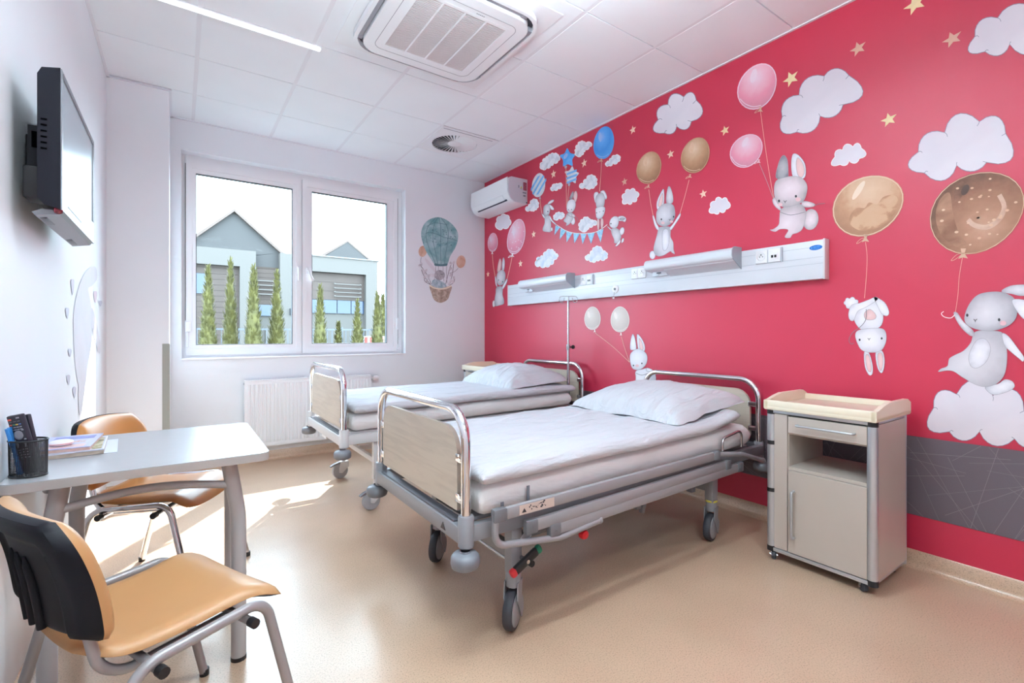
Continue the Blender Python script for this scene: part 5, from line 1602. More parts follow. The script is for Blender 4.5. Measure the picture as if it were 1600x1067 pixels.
# ------------------------------------------------------------------ bedside cabinets
def make_cabinet(label):
    x0, x1, y0, y1 = 2.535, 2.935, 0.828, 1.297
    c = thing('bedside_cabinet', label, 'bedside cabinet', ((x0 + x1) / 2, (y0 + y1) / 2, 0), 'bedside cabinets')
    # tray with raised ends
    t = MB().box(x0 - 0.022, x1 + 0.012, y0 - 0.012, y1 + 0.014, 0.778, 0.803, 0.006)
    t.box(x0 - 0.022, x0 - 0.004, y0 - 0.012, y1 + 0.014, 0.790, 0.829, 0.006)
    t.box(x1 - 0.006, x1 + 0.012, y0 - 0.012, y1 + 0.014, 0.790, 0.835, 0.006)
    for a, b in ((y0 - 0.012, y0 + 0.008), (y1 - 0.006, y1 + 0.014)):
        t.prism([(x0 - 0.022, 0.785), (x1 + 0.012, 0.785), (x1 + 0.012, 0.838), (x1 - 0.03, 0.856), (x0 + 0.13, 0.856), (x0 + 0.07, 0.846), (x0 + 0.0, 0.829), (x0 - 0.022, 0.827)], 'y', a, b)
    t.obj('tray', CREAM, c, smooth=30)
    MB().box(x0 - 0.002, x1 - 0.008, y0 + 0.010, y1 - 0.008, 0.803, 0.806).obj('tray_mat', M('tray_beige', (214, 196, 178), 0.3), c, smooth=0)
    MB().box(x0 - 0.006, x1, y0 + 0.004, y1 - 0.002, 0.762, 0.779, 0.002).obj('top_trim', ALU, c)
    MB().box(x0 - 0.006, x1, y0 + 0.004, y1 - 0.002, 0.048, 0.066, 0.002).obj('bottom_trim', ALU, c)
    MB().box(x0 + 0.02, x1 - 0.004, y0, y0 + 0.018, 0.066, 0.762, 0.001, 1).obj('side_panel', GREIGE, c, smooth=0)
    MB().box(x0 + 0.02, x1 - 0.004, y1 - 0.018, y1, 0.066, 0.762, 0.001, 1).obj('side_panel', GREIGE, c, smooth=0)
    MB().box(x0 - 0.001, x0 + 0.017, 1.203, y1 - 0.022, 0.068, 0.760, 0.001, 1).obj('front_strip', GREIGE, c, smooth=0)
    MB().box(x0 + 0.012, x1 - 0.01, 1.199, 1.214, 0.066, 0.760).obj('divider', GREIGE, c, smooth=0)
    MB().box(x0 + 0.004, x1 - 0.01, y0 + 0.018, 1.2, 0.484, 0.50).obj('shelf', GREIGE, c, smooth=0)
    MB().box(x0 + 0.01, x1 - 0.01, y0 + 0.018, 1.2, 0.662, 0.672).obj('drawer_bottom', GREIGE, c, smooth=0)
    MB().box(x1 - 0.022, x1 - 0.010, y0 + 0.018, 1.2, 0.066, 0.484).obj('back_panel', GREIGE, c, smooth=0)
    MB().box(x1 - 0.022, x1 - 0.010, y0 + 0.018, 1.2, 0.672, 0.762).obj('back_panel', GREIGE, c, smooth=0)
    MB().box(x0 + 0.01, x1 - 0.01, y0 + 0.018, y1 - 0.018, 0.066, 0.076).obj('bottom_panel', GREIGE, c, smooth=0)
    MB().box(x0 + 0.008, x0 + 0.02, y0 + 0.03, 1.2, 0.755, 0.763).obj('drawer_gap', BLACK, c, smooth=0)
    dr = MB().box(x0 - 0.006, x0 + 0.012, y0 + 0.030, 1.197, 0.672, 0.754, 0.0015, 1).obj('drawer', GREIGE, c, smooth=0)
    h = MB().tube(fillet([(x0 - 0.006, 0.905, 0.716), (x0 - 0.032, 0.905, 0.716), (x0 - 0.032, 1.150, 0.716), (x0 - 0.006, 1.150, 0.716)], 0.010, 4), 0.0052, 10)
    h.obj('handle', ALU, dr, smooth=60, label='slim metal bar handle')
    do = MB().box(x0 - 0.006, x0 + 0.012, y0 + 0.030, 1.197, 0.070, 0.482, 0.0015, 1).obj('door', GREIGE, c, smooth=0)
    h = MB().tube(fillet([(x0 - 0.006, 1.168, 0.150), (x0 - 0.034, 1.168, 0.150), (x0 - 0.034, 1.168, 0.382), (x0 - 0.006, 1.168, 0.382)], 0.010, 4), 0.0062, 10)
    h.obj('handle', ALU, do, smooth=60, label='vertical metal bar handle')
    for (x, y) in ((x0 + 0.012, y0 + 0.014), (x0 + 0.010, y1 - 0.012), (x1 - 0.014, y0 + 0.012), (x1 - 0.014, y1 - 0.012)):
        r = 0.021 if x < 2.7 else 0.014
        MB().lathe([(r, 0.048), (r, 0.779)], (x, y, 0), 'z', 20).obj('corner_post', ALU, c, smooth=50)
        zs = [(0.756, 0.779), (0.046, 0.072)]
        if x < 2.7 and y > 1: zs += [(0.598, 0.618), (0.352, 0.372)]
        if x < 2.7:
            k = MB()
            for a, b in zs:
                k.lathe([(r + 0.0012, a), (r + 0.0012, b)], (x, y, 0), 'z', 20)
            k.obj('post_caps', BLACK, c, smooth=50, label='black post caps')
    for (x, y, a) in ((x0 + 0.03, y0 + 0.06, 0.9), (x0 + 0.02, y1 - 0.02, 0.3), (x1 - 0.04, y0 + 0.05, 0.5), (x1 - 0.04, y1 - 0.05, 0.7)):
        castor(c, x, y, a, 0.0235, 0.058, 'small', 0.018)
    return c
cab_a = make_cabinet('greige bedside cabinet on wheels right of the near bed')
cab_b = copy_tree(cab_a)
cab_b['label'] = 'pale bedside cabinet in the far corner, mostly hidden by the pillow'
cab_b.location = cab_a.location + Vector((0.02, 3.292, 0.008))

# ------------------------------------------------------------------ table and chairs
tb = thing('table', 'small grey-topped table with curved tube legs against the left wall', 'table', (-0.08, 2.25, 0))
TOP = M('grey_table_laminate', (172, 174, 178), 0.22, var=0.01, vscale=20)
EDGE = M('table_edge', (172, 168, 166), 0.45)
MB().prism(rrect(-0.414, 0.268, 1.895, 2.605, 0.035, 6), 'z', 0.7475, 0.75).obj('tabletop', TOP, tb, smooth=30)
MB().prism(rrect(-0.415, 0.269, 1.894, 2.606, 0.036, 6), 'z', 0.722, 0.7476).obj('table_edge', EDGE, tb, smooth=30)
LEGP = M('table_leg_paint', (176, 175, 178), 0.38)
for lx, ly, s in ((0.178, 1.985, 1), (-0.325, 1.985, -1), (0.192, 2.50, 1), (-0.325, 2.50, -1)):
    l = MB().tube(fillet([(lx, ly, 0.012), (lx, ly, 0.52), (lx - s * 0.032, ly, 0.722)], 0.5, 6), 0.0245, 18).obj('leg', LEGP, tb, smooth=60)
    MB().lathe([(0.0255, 0.0), (0.0255, 0.014)], (lx, ly, 0), 'z', 18).obj('foot_cap', BLACK, l)
for ly in (1.985, 2.50):
    pts = [(-0.31 + 0.46 * k / 12, ly, 0.632 + 0.030 * sin(pi * k / 12)) for k in range(13)]
    MB().tube(pts, 0.0135, 14).obj('arched_bar', LEGP, tb, smooth=60)
MB().tube([(-0.325, 1.99, 0.70), (-0.325, 2.49, 0.70)], 0.012, 10).tube([(0.15, 1.99, 0.70), (0.15, 2.49, 0.70)], 0.012, 10).obj('under_bar', LEGP, tb, smooth=60)

TAN = M('tan_leatherette', (186, 140, 94), 0.38, var=0.03, vscale=6, bump=0.05, bscale=420)
TAN2 = M('orange_leatherette', (190, 128, 66), 0.36, var=0.03, vscale=6, bump=0.05, bscale=420)
SHELL = M('black_shell_plastic', (17, 18, 25), 0.5, bump=0.04, bscale=500, spec=0.2)
def make_chair(label, cover, frame_mat, rot, loc):
    c = thing('chair', label, 'chair', (0, 0, 0), 'visitor chairs')
    # seat: waisted outline, dished, with waterfall front
    def half(f):
        t = (f + 0.215) / 0.445
        return 0.198 + 0.004 * sin(pi * t) + 0.046 * max(0, (t - 0.55) / 0.45) ** 1.5 - 0.075 * max(0, (0.16 - t) / 0.16) ** 2.2 - 0.07 * max(0, (t - 0.93) / 0.07) ** 2
    def zc(f, q):
        t = (f + 0.215) / 0.445
        return 0.452 + 0.010 * abs(q) ** 2 - 0.014 * sin(pi * min(1, t / 0.8)) - 0.040 * max(0, (t - 0.72) / 0.28) ** 2 + 0.012 * max(0, (0.2 - t) / 0.2)
    NU, NV = 22, 18
    top = []; bot = []; sh_t = []; sh_b = []
    for i in range(NU + 1):
        f = -0.215 + 0.445 * i / NU
        rt = []; rb = []; st_ = []; sb = []
        for j in range(NV + 1):
            q = -1 + 2 * j / NV
            e = (1 - abs(q) ** 7) ** 0.5 * (1 - abs(2 * i / NU - 1) ** 12) ** 0.5
            y = half(f) * q
            z = zc(f, q)
            rt.append(Vector((f, y, z + 0.024 * e))); rb.append(Vector((f, y, z - 0.002)))
            st_.append(Vector((f, y * 0.985, z - 0.002))); sb.append(Vector((f * 0.97, y * 0.93, z - 0.006 - 0.012 * e)))
        top.append(rt); bot.append(rb); sh_t.append(st_); sh_b.append(sb)
    def shell(a, b):
        m = MB().grid(a)
        w = len(a[0])
        base = MB().grid(b)
        m.add(base.v, [tuple(reversed(g)) for g in base.f])
        h = len(a); n = h * w
        ring = [j for j in range(w)] + [i * w + w - 1 for i in range(1, h)] + [(h - 1) * w + j for j in range(w - 2, -1, -1)] + [i * w for i in range(h - 2, 0, -1)]
        for k in range(len(ring)):
            p, q = ring[k], ring[(k + 1) % len(ring)]
            m.f.append((p, q, n + q, n + p))
        return m
    shell(top, bot).obj('seat', cover, c, smooth=60)
    shell(sh_t, sh_b).obj('seat_shell', SHELL, c, smooth=60)
    # backrest
    def back(u, v, off):
        """u -1..1 across, v 0..1 upwards."""
        hw = 0.216 * (1 - 0.08 * (v - 0.3) ** 2 * 2 - 0.17 * max(0, (v - 0.70) / 0.30) ** 2.2 - 0.06 * max(0, (0.10 - v) / 0.10) ** 2)
        z = 0.512 + 0.268 * v + 0.012 * (1 - u * u) * (v - 0.3) * 1.5
        x = -0.226 - 0.066 * v + 0.036 * u * u + 0.012 * sin(pi * v)
        return Vector((x + off, hw * u, z - off * 0.25))
    NB = 34
    fr = []; md = []; bk = []
    for i in range(NB + 1):
        v = i / NB
        a = []; b_ = []; d_ = []
        for j in range(NB + 1):
            u = -1 + 2 * j / NB
            e = (1 - abs(u) ** 6) ** 0.5 * (1 - abs(2 * v - 1) ** 7) ** 0.5
            a.append(back(u * 1.0, v, 0.012 + 0.034 * e)); b_.append(back(u, v, 0.002))
            e2 = (1 - abs(u) ** 14) ** 0.5 * (1 - abs(2 * v - 1) ** 14) ** 0.5
            sm = lambda q: max(0.0, min(1.0, q)) ** 2 * (3 - 2 * max(0.0, min(1.0, q)))
            rec = 0.015 * sm((0.76 - abs(u)) / 0.10) * sm((0.84 - v) / 0.10)
            d_.append(back(u, v, -0.006 - 0.024 * e2 + rec))
        fr.append(a); md.append(b_); bk.append(d_)
    shell(fr, md).obj('backrest', cover, c, smooth=60)
    bs = shell(md, bk).obj('back_shell', SHELL, c, smooth=35)
    rb = MB()
    for u in (-0.20, 0.0, 0.20):
        pts = [back(u, v, -0.0165) for v in (0.02, 0.2, 0.4, 0.55, 0.62)]
        rb.tube(pts, [0.009, 0.010, 0.010, 0.009, 0.003], 10)
    rb.obj('back_ribs', SHELL, bs, smooth=60)
    # steel frame
    for s in (-1, 1):
        p = fillet([(-0.258, s * 0.262, 0.008), (-0.150, s * 0.247, 0.438), (0.150, s * 0.247, 0.452), (0.255, s * 0.262, 0.008)], [0, 0.07, 0.06, 0], 8)
        l = MB().tube(p, 0.0132, 14).obj('leg_loop', frame_mat, c, smooth=60)
        for x in (-0.2585, 0.2555):
            MB().lathe([(0.0145, 0.0), (0.0145, 0.022)], (x, s * 0.262, 0), 'z', 12).obj('foot_cap', BLACK, l)
    for f in (-0.105, 0.105):
        m = MB().tube([(f, -0.262, 0.417), (f, 0.262, 0.417)], 0.0105, 12).obj('cross_tube', frame_mat, c, smooth=60)
        for s in (-1, 1):
            MB().lathe([(0.0125, 0), (0.0125, 0.022)] if s > 0 else [(0.0125, -0.022), (0.0125, 0)], (f, s * 0.256, 0.417), 'y', 12).obj('end_cap', BLACK, m)
    for s in (-1, 1):
        MB().tube(fillet([(0.11, s * 0.155, 0.408), (-0.178, s * 0.165, 0.400), (-0.206, s * 0.168, 0.540)], [0, 0.09, 0], 8), 0.0115, 12).obj('back_support', frame_mat, c, smooth=60)
    c.location = loc
    c.rotation_euler = (0, 0, rot)
    return c
FRAME_GREY = M('chair_frame_grey', (158, 155, 157), 0.33, 0.2)
make_chair('tan chair with grey frame in the foreground, its black back towards the viewer', TAN, FRAME_GREY, radians(25), (-0.048, 1.612, 0))
make_chair('orange-tan chair with chrome frame behind the table by the left wall', TAN2, CHROME, radians(-28), (-0.050, 2.77, 0))
# ------------------------------------------------------------------ wall and ceiling equipment
# radiator
rd_ = thing('radiator', 'white ribbed panel radiator under the window', 'radiator', (1.05, 4.9, 0.145))
RAD = M('radiator_white', (234, 236, 240), 0.3)
x0, x1 = 0.482, 1.622
prof = [(x0, 4.925)]
n = 34
pitch = (x1 - x0 - 0.04) / n
prof.append((x0, 4.868)); prof.append((x0 + 0.02, 4.866))
for k in range(n):
    a = x0 + 0.02 + k * pitch
    prof += [(a + pitch * 0.18, 4.866), (a + pitch * 0.34, 4.858), (a + pitch * 0.72, 4.858), (a + pitch * 0.88, 4.866)]
prof += [(x1, 4.868), (x1, 4.925)]
MB().prism(prof, 'z', 0.185, 0.715).obj('ribbed_panel', RAD, rd_, smooth=20)
MB().box(x0, x1, 4.866, 4.927, 0.145, 0.187, 0.006).box(x0, x1, 4.866, 4.927, 0.713, 0.748, 0.006).obj('panel_edge', RAD, rd_)
g = MB().box(x0, x1, 4.862, 4.936, 0.746, 0.754, 0.003)
for k in range(46):
    a = x0 + 0.03 + k * (x1 - x0 - 0.06) / 45
    g.box(a - 0.004, a + 0.004, 4.872, 4.926, 0.752, 0.757)
g.obj('top_grille', RAD, rd_, smooth=0)
v = MB().tube([(x1 - 0.01, 4.90, 0.72), (x1 + 0.03, 4.90, 0.72)], 0.011, 12)
v.lathe([(0.014, 0.03), (0.022, 0.034), (0.024, 0.075), (0.020, 0.085)], (x1, 4.90, 0.72), 'x', 16)
v.obj('thermostat_valve', WHITE_PLASTIC, rd_)
MB().tube(fillet([(x1 + 0.02, 4.90, 0.72), (x1 + 0.02, 4.955, 0.72)], 0.0), 0.009, 10).tube([(x0 - 0.006, 4.90, 0.725), (x0 + 0.01, 4.90, 0.725)], 0.012, 10).obj('connection', CHROME_DULL, rd_)
for x in (0.75, 1.35):
    MB().box(x - 0.02, x + 0.02, 4.925, 4.955, 0.3, 0.6).obj('bracket', RAD, rd_, smooth=0)

# split air conditioner
ac = thing('air_conditioner', 'white split air conditioner high on the red wall in the corner', 'air conditioner', (2.92, 4.48, 2.55))
AC_SIDE = M('ac_side_plastic', (206, 204, 212), 0.4)
def ac_profile(d):
    return [(3.04, 2.808), (2.835 + d, 2.806), (2.808 + d, 2.795), (2.798 + d, 2.74), (2.796 + d, 2.66), (2.804 + d, 2.615), (2.826 + d, 2.580), (2.868 + d, 2.556), (2.93, 2.548), (3.04, 2.546)]
MB().prism(ac_profile(0.004), 'y', 4.102, 4.858).obj('casing', WHITE_PLASTIC, ac, smooth=40)
e = MB().prism(ac_profile(0.0), 'y', 4.090, 4.103).obj('end_panel', AC_SIDE, ac, smooth=40)
MB().prism(ac_profile(0.0), 'y', 4.857, 4.870).obj('end_panel', AC_SIDE, ac, smooth=40)
MB().prism([(2.7995, 2.80), (2.7945, 2.80), (2.7925, 2.655), (2.797, 2.632), (2.8015, 2.634)], 'y', 4.106, 4.854).obj('front_panel', M('ac_front', (236, 238, 242), 0.18), ac, smooth=40)
fl = MB().prism([(2.797, 2.627), (2.803, 2.604), (2.822, 2.579), (2.828, 2.583), (2.808, 2.607), (2.803, 2.628)], 'y', 4.20, 4.80).obj('air_flap', WHITE_PLASTIC, ac, smooth=30)
MB().prism([(2.8225, 2.5825), (2.837, 2.570), (2.839, 2.574), (2.826, 2.586)], 'y', 4.17, 4.76).obj('outlet_slot', M('slot_navy', (40, 44, 66), 0.5), ac, smooth=0)
LABR = M('label_red', (150, 62, 84), 0.5)
MB().box(2.985, 3.028, 4.0885, 4.0902, 2.688, 2.772).obj('rating_label', LABR, e, smooth=0, label='dark red rating label')
lb = MB()
for k in range(5):
    lb.box(2.989, 2.989 + (0.034 if k % 2 else 0.026), 4.0878, 4.0886, 2.70 + k * 0.014, 2.703 + k * 0.014)
lb.obj('label_lines', M('label_pale', (206, 168, 178), 0.5), e, smooth=0, kind='stuff')
MB().prism([(2.947, 2.703), (2.970, 2.703), (2.9585, 2.728)], 'y', 4.0885, 4.0902).obj('warning_triangle', M('label_yellow', (206, 190, 60), 0.5), e, smooth=0, label='yellow warning triangle')
t = MB().box(2.918, 2.936, 4.0885, 4.0902, 2.704, 2.709).box(2.945, 2.972, 4.0885, 4.0902, 2.694, 2.698).box(2.978, 3.022, 4.0885, 4.0902, 2.655, 2.668).box(2.985, 3.015, 4.0885, 4.0902, 2.622, 2.638)
for k in range(4):
    t.box(2.922 + k * 0.003, 2.924 + k * 0.003, 4.0885, 4.0902, 2.712, 2.730)
t.obj('small_print', M('label_grey', (120, 122, 134), 0.5), e, smooth=0, kind='stuff')
MB().box(3.022, 3.036, 4.086, 4.092, 2.556, 2.566).obj('drain_cap', BLACK, ac, smooth=0)

# headwall
hw = thing('headwall', 'long white bed headwall with lamps, sockets and blue oval badge on the red wall', 'headwall', (3.01, 2.79, 1.485))
HW = M('headwall_white', (214, 218, 225), 0.3)
MB().box(2.987, 3.04, 1.222, 4.372, 1.484, 1.706, 0.002).obj('panel', HW, hw)
MB().box(2.982, 3.04, 1.212, 1.2225, 1.480, 1.710, 0.003).obj('end_cap', M('headwall_cap', (214, 206, 210), 0.4), hw)
MB().box(2.982, 3.04, 4.3715, 4.381, 1.480, 1.710, 0.003).obj('end_cap', M('headwall_cap', (214, 206, 210), 0.4), hw)
GRV = M('groove_grey', (178, 184, 194), 0.5)
for z in (1.572, 1.608, 1.668):
    MB().box(2.9862, 2.9875, 1.2225, 4.3715, z - 0.001, z + 0.001).obj('groove', GRV, hw, smooth=0)
END = M('lamp_end_grey', (158, 166, 176), 0.4)
DIFF = M('lamp_diffuser', (206, 208, 214), 0.35)
def bed_lamp(ya, yb, nm):
    pr = [(2.987, 1.724), (2.912, 1.724), (2.893, 1.716), (2.882, 1.698), (2.880, 1.672), (2.886, 1.654), (2.900, 1.645), (2.987, 1.634)]
    l = MB().prism(pr, 'y', ya + 0.004, yb).obj('bed_lamp', HW, hw, smooth=40)
    MB().prism([(2.9875, 1.730), (2.913, 1.730), (2.892, 1.724), (2.879, 1.704), (2.876, 1.672), (2.890, 1.648), (2.9875, 1.590)], 'y', ya, ya + 0.005).obj('lamp_end', END, l, smooth=30, label='grey lamp end plate')
    MB().prism([(2.987, 1.636), (2.902, 1.646), (2.910, 1.636), (2.987, 1.596)], 'y', ya + 0.004, yb - 0.16).obj('lamp_diffuser', DIFF, l, smooth=0)
    s = MB().box(2.955, 2.987, yb - 0.15, yb - 0.02, 1.604, 1.655, 0.003)
    s.box(2.945, 2.96, yb - 0.085, yb - 0.05, 1.606, 1.622, 0.003)
    s.obj('switch_block', HW, l)
    MB().box(2.9535, 2.9552, yb - 0.10, yb - 0.06, 1.622, 1.632).box(2.9535, 2.9552, yb - 0.04, yb - 0.034, 1.64, 1.646).box(2.9535, 2.9552, yb - 0.03, yb - 0.024, 1.64, 1.646).obj('switch', DARK_GREY, l, smooth=0)
bed_lamp(1.700, 2.405, 'near')
bed_lamp(3.288, 4.040, 'far')
SOCK = M('socket_white', (236, 237, 240), 0.3)
def socket(yc, zc, kind_):
    s = MB().box(2.9765, 2.987, yc - 0.036, yc + 0.036, zc - 0.040, zc + 0.040, 0.003).obj('socket', SOCK, hw)
    if kind_ == 'power':
        MB().lathe([(0.024, 0.0), (0.024, -0.001), (0.020, 0.004), (0.0, 0.004)], (2.976, yc, zc), 'x', 20, caps=False).obj('socket_well', M('socket_shade', (206, 208, 212), 0.4), s)
        h = MB()
        for dy in (-0.009, 0.009):
            h.lathe([(0.0032, 0), (0.0032, -0.002)], (2.9775, yc + dy, zc), 'x', 8)
        h.lathe([(0.003, 0), (0.003, -0.006)], (2.977, yc, zc + 0.012), 'x', 8)
        h.obj('socket_holes', BLACK, s, smooth=0)
    else:
        MB().box(2.974, 2.977, yc - 0.026, yc + 0.026, zc - 0.026, zc + 0.026, 0.002).obj('faceplate', SOCK, s)
        MB().box(2.9732, 2.9745, yc - 0.016, yc - 0.003, zc - 0.014, zc + 0.002).box(2.9732, 2.9745, yc + 0.003, yc + 0.016, zc - 0.014, zc + 0.002).obj('data_port', BLACK, s, smooth=0)
for yc, k in ((1.568, 'power'), (1.490, 'data'), (3.168, 'power'), (3.092, 'data'), (2.505, 'power'), (2.575, 'power')):
    socket(yc, 1.650, k)
MB().box(2.975, 2.988, 1.442, 1.452, 1.606, 1.694, 0.002).obj('socket_trim', GRV, hw, smooth=0)
MB().box(2.975, 2.988, 3.042, 3.052, 1.606, 1.694, 0.002).obj('socket_trim', GRV, hw, smooth=0)
# blue oval badge with a cross and two lines of lettering too small to read
oval = [(1.2605 + 0.034 * cos(2 * pi * k / 28), 1.664 + 0.0145 * sin(2 * pi * k / 28)) for k in range(28)]
bg = MB().prism(oval, 'x', 2.9858, 2.987).obj('badge', M('badge_blue', (22, 106, 190), 0.35), hw, smooth=0, label='blue oval maker badge')
mk = MB()
def dash(y, z, w, h): mk.box(2.9852, 2.9859, y - w / 2, y + w / 2, z - h / 2, z + h / 2)
dash(1.282, 1.664, 0.0022, 0.009); dash(1.282, 1.6645, 0.0075, 0.0022)
for k in range(4): dash(1.2715 - k * 0.0042, 1.6675, 0.0032, 0.0034)
for k in range(4): dash(1.2525 - k * 0.0036, 1.6690, 0.0028, 0.0030)
for k in range(8): dash(1.271 - k * 0.0038, 1.6592, 0.0028, 0.0018)
mk.obj('badge_lettering', M('badge_pale', (108, 182, 236), 0.4), bg, smooth=0)
# nurse call pull switch
ps = MB().lathe([(0.036, 0.0), (0.036, -0.004), (0.030, -0.008), (0.0, -0.008)], (2.987, 2.79, 1.545), 'x', 28, caps=False).obj('call_switch', SOCK, hw)
MB().lathe([(0.034, 0), (0.034, -0.002), (0.030, -0.002), (0.030, 0)], (2.9835, 2.79, 1.545), 'x', 28, caps=False).lathe([(0.010, 0), (0.010, -0.004), (0.0, -0.004)], (2.979, 2.79, 1.545), 'x', 16, caps=False).obj('call_button', DARK_GREY, ps)
MB().tube([(2.975, 2.792, 1.52), (2.972, 2.797, 1.478)], 0.0014, 6).obj('pull_cord', FINE_INK, ps)
MB().sphere((2.972, 2.798, 1.471), 0.009, 12, 8).obj('cord_bead', SOCK, ps)

# ceiling cassette
cs = thing('ceiling_cassette', 'white ceiling cassette air conditioner with louvred grille', 'air conditioner', (1.306, 2.596, 2.95))
cx, cy = 1.306, 2.596
def RR(h, r, k=6): return rrect(cx - h, cx + h, cy - h, cy + h, r, k)
MB().ring(RR(0.505, 0.004), RR(0.428, 0.15), 'z', 2.996, 3.0).obj('ceiling_plate', WHITE_PLASTIC, cs, smooth=30)
MB().ring(RR(0.446, 0.165), RR(0.424, 0.145), 'z', 2.958, 2.992).obj('outer_ring', WHITE_PLASTIC, cs, smooth=30)
MB().prism(RR(0.430, 0.15), 'z', 2.990, 2.996).obj('air_channel', M('channel_grey', (88, 86, 96), 0.6), cs, smooth=0)
MB().ring(RR(0.392, 0.115), RR(0.285, 0.02), 'z', 2.946, 2.99).obj('centre_panel', WHITE_PLASTIC, cs, smooth=30)
MB().ring(RR(0.325, 0.055), RR(0.322, 0.053), 'z', 2.9452, 2.947).obj('panel_seam', M('seam_grey', (150, 150, 158), 0.5), cs, smooth=0)
LOUV = M('louvre_grey', (150, 148, 156), 0.45)
for k in range(4):
    R = Matrix.Translation((cx, cy, 0)) @ Matrix.Rotation(k * pi / 2, 4, 'Z')
    m = MB().box(-0.29, 0.29, 0.396, 0.424, 2.966, 2.971, 0.002)
    m.box(-0.29, 0.29, 0.405, 0.412, 2.970, 2.99)
    for q in (-0.30, 0.30):
        m.box(q - 0.02, q + 0.02, 0.393, 0.424, 2.962, 2.99, 0.002)
    xf(m, R).obj('louvre', LOUV, cs, smooth=0)
gr = MB().ring(RR(0.288, 0.012, 2), RR(0.268, 0.004, 2), 'z', 2.9455, 2.975).obj('grille', WHITE_PLASTIC, cs, smooth=0)
MB().box(cx - 0.27, cx + 0.27, cy - 0.27, cy + 0.27, 2.972, 2.976).obj('filter', M('filter_grey', (142, 132, 134), 0.8), gr, smooth=0)
slat_me = None
for k in range(44):
    y = cy - 0.262 + k * 0.0122
    if slat_me is None:
        so = MB().box(cx - 0.27, cx + 0.27, -0.0032, 0.0032, 2.9475, 2.958).obj('slat', M('slat_white', (216, 210, 212), 0.45), gr, smooth=0)
        slat_me = so
    else:
        so = slat_me.copy(); COL.objects.link(so)
    so.location = Vector((0, y, 0)) - world_loc(gr) + Vector((0, 0, 0)) if False else Vector((slat_me.location.x, y, slat_me.location.z))
for k in range(1, 4):
    x = cx - 0.27 + k * 0.135
    MB().box(x - 0.005, x + 0.005, cy - 0.268, cy + 0.268, 2.9458, 2.958).obj('grille_bar', WHITE_PLASTIC, gr, smooth=0)
# tiny grey maker mark, unreadable in the photograph
w = MB()
for k in range(5):
    w.box(cx + 0.05 + k * 0.011, cx + 0.058 + k * 0.011, cy - 0.303, cy - 0.298, 2.9454, 2.9462)
w.obj('maker_mark', M('mark_grey', (120, 122, 130), 0.5), cs, smooth=0)

# swirl diffuser tile
df = thing('swirl_diffuser', 'square ceiling air diffuser with round swirl vanes', 'air vent', (2.2, 4.1, 2.98))
dx, dy = 2.185, 4.115
circ = lambda r, n=40: [(dx + r * cos(2 * pi * k / n), dy + r * sin(2 * pi * k / n)) for k in range(n)]
# square plate with a round opening
n = 40
outer = []
for k in range(n):
    a = 2 * pi * k / n
    q = 0.289 / max(abs(cos(a)), abs(sin(a)))
    outer.append((2.2 + q * cos(a), 4.1 + q * sin(a)))
MB().ring(outer, circ(0.215), 'z', 2.996, 3.006).obj('plate', WHITE_PLASTIC, df, smooth=0)
MB().prism(circ(0.22), 'z', 3.02, 3.024).obj('plenum', M('plenum_dark', (30, 32, 40), 0.8), df, smooth=0)
vn = MB()
for k in range(36):
    R = Matrix.Translation((dx, dy, 3.003)) @ Matrix.Rotation(2 * pi * k / 36, 4, 'Z') @ Matrix.Rotation(radians(-28), 4, 'X')
    vn.add([R @ Vector(p) for p in ((0.06, -0.0065, 0), (0.212, -0.0135, 0), (0.212, 0.0135, 0), (0.06, 0.0065, 0), (0.06, -0.0065, 0.002), (0.212, -0.0135, 0.002), (0.212, 0.0135, 0.002), (0.06, 0.0065, 0.002))],
           [(0, 1, 2, 3), (4, 7, 6, 5), (0, 4, 5, 1), (1, 5, 6, 2), (2, 6, 7, 3), (3, 7, 4, 0)])
vn.obj('swirl_vanes', WHITE_PLASTIC, df, smooth=0)
MB().lathe([(0.0, 2.994), (0.05, 2.995), (0.064, 3.0), (0.064, 3.008)], (dx, dy, 0), 'z', 28, caps=False).obj('hub', WHITE_PLASTIC, df)
MB().box(1.93, 2.44, 3.834, 3.841, 2.9945, 2.9965).obj('slot', M('slot_grey', (150, 152, 162), 0.6), df, smooth=0)

# glowing strip added to imitate a sun reflection on the ceiling
ln = thing('sun_streak_strip', 'added glowing strip imitating a streak of reflected sun beside a tile joint', 'added fill light', (0.2, 3.232, 2.99))
MB().prism([(3.218, 2.9995), (3.220, 2.988), (3.226, 2.985), (3.240, 2.985), (3.246, 2.988), (3.248, 2.9995)], 'x', -0.36, 0.745).obj('lens', emit('sun_streak_glow', (250, 252, 255), 0.75), ln, smooth=40)  # glow stands in for reflected sunlight; there is no lamp
MB().box(0.745, 0.752, 3.218, 3.248, 2.985, 2.9995, 0.002).obj('end_cap', WHITE_PLASTIC, ln)  # end of the added sun streak strip
MB().box(-0.367, -0.36, 3.218, 3.248, 2.985, 2.9995, 0.002).obj('end_cap', WHITE_PLASTIC, ln)  # end of the added sun streak strip
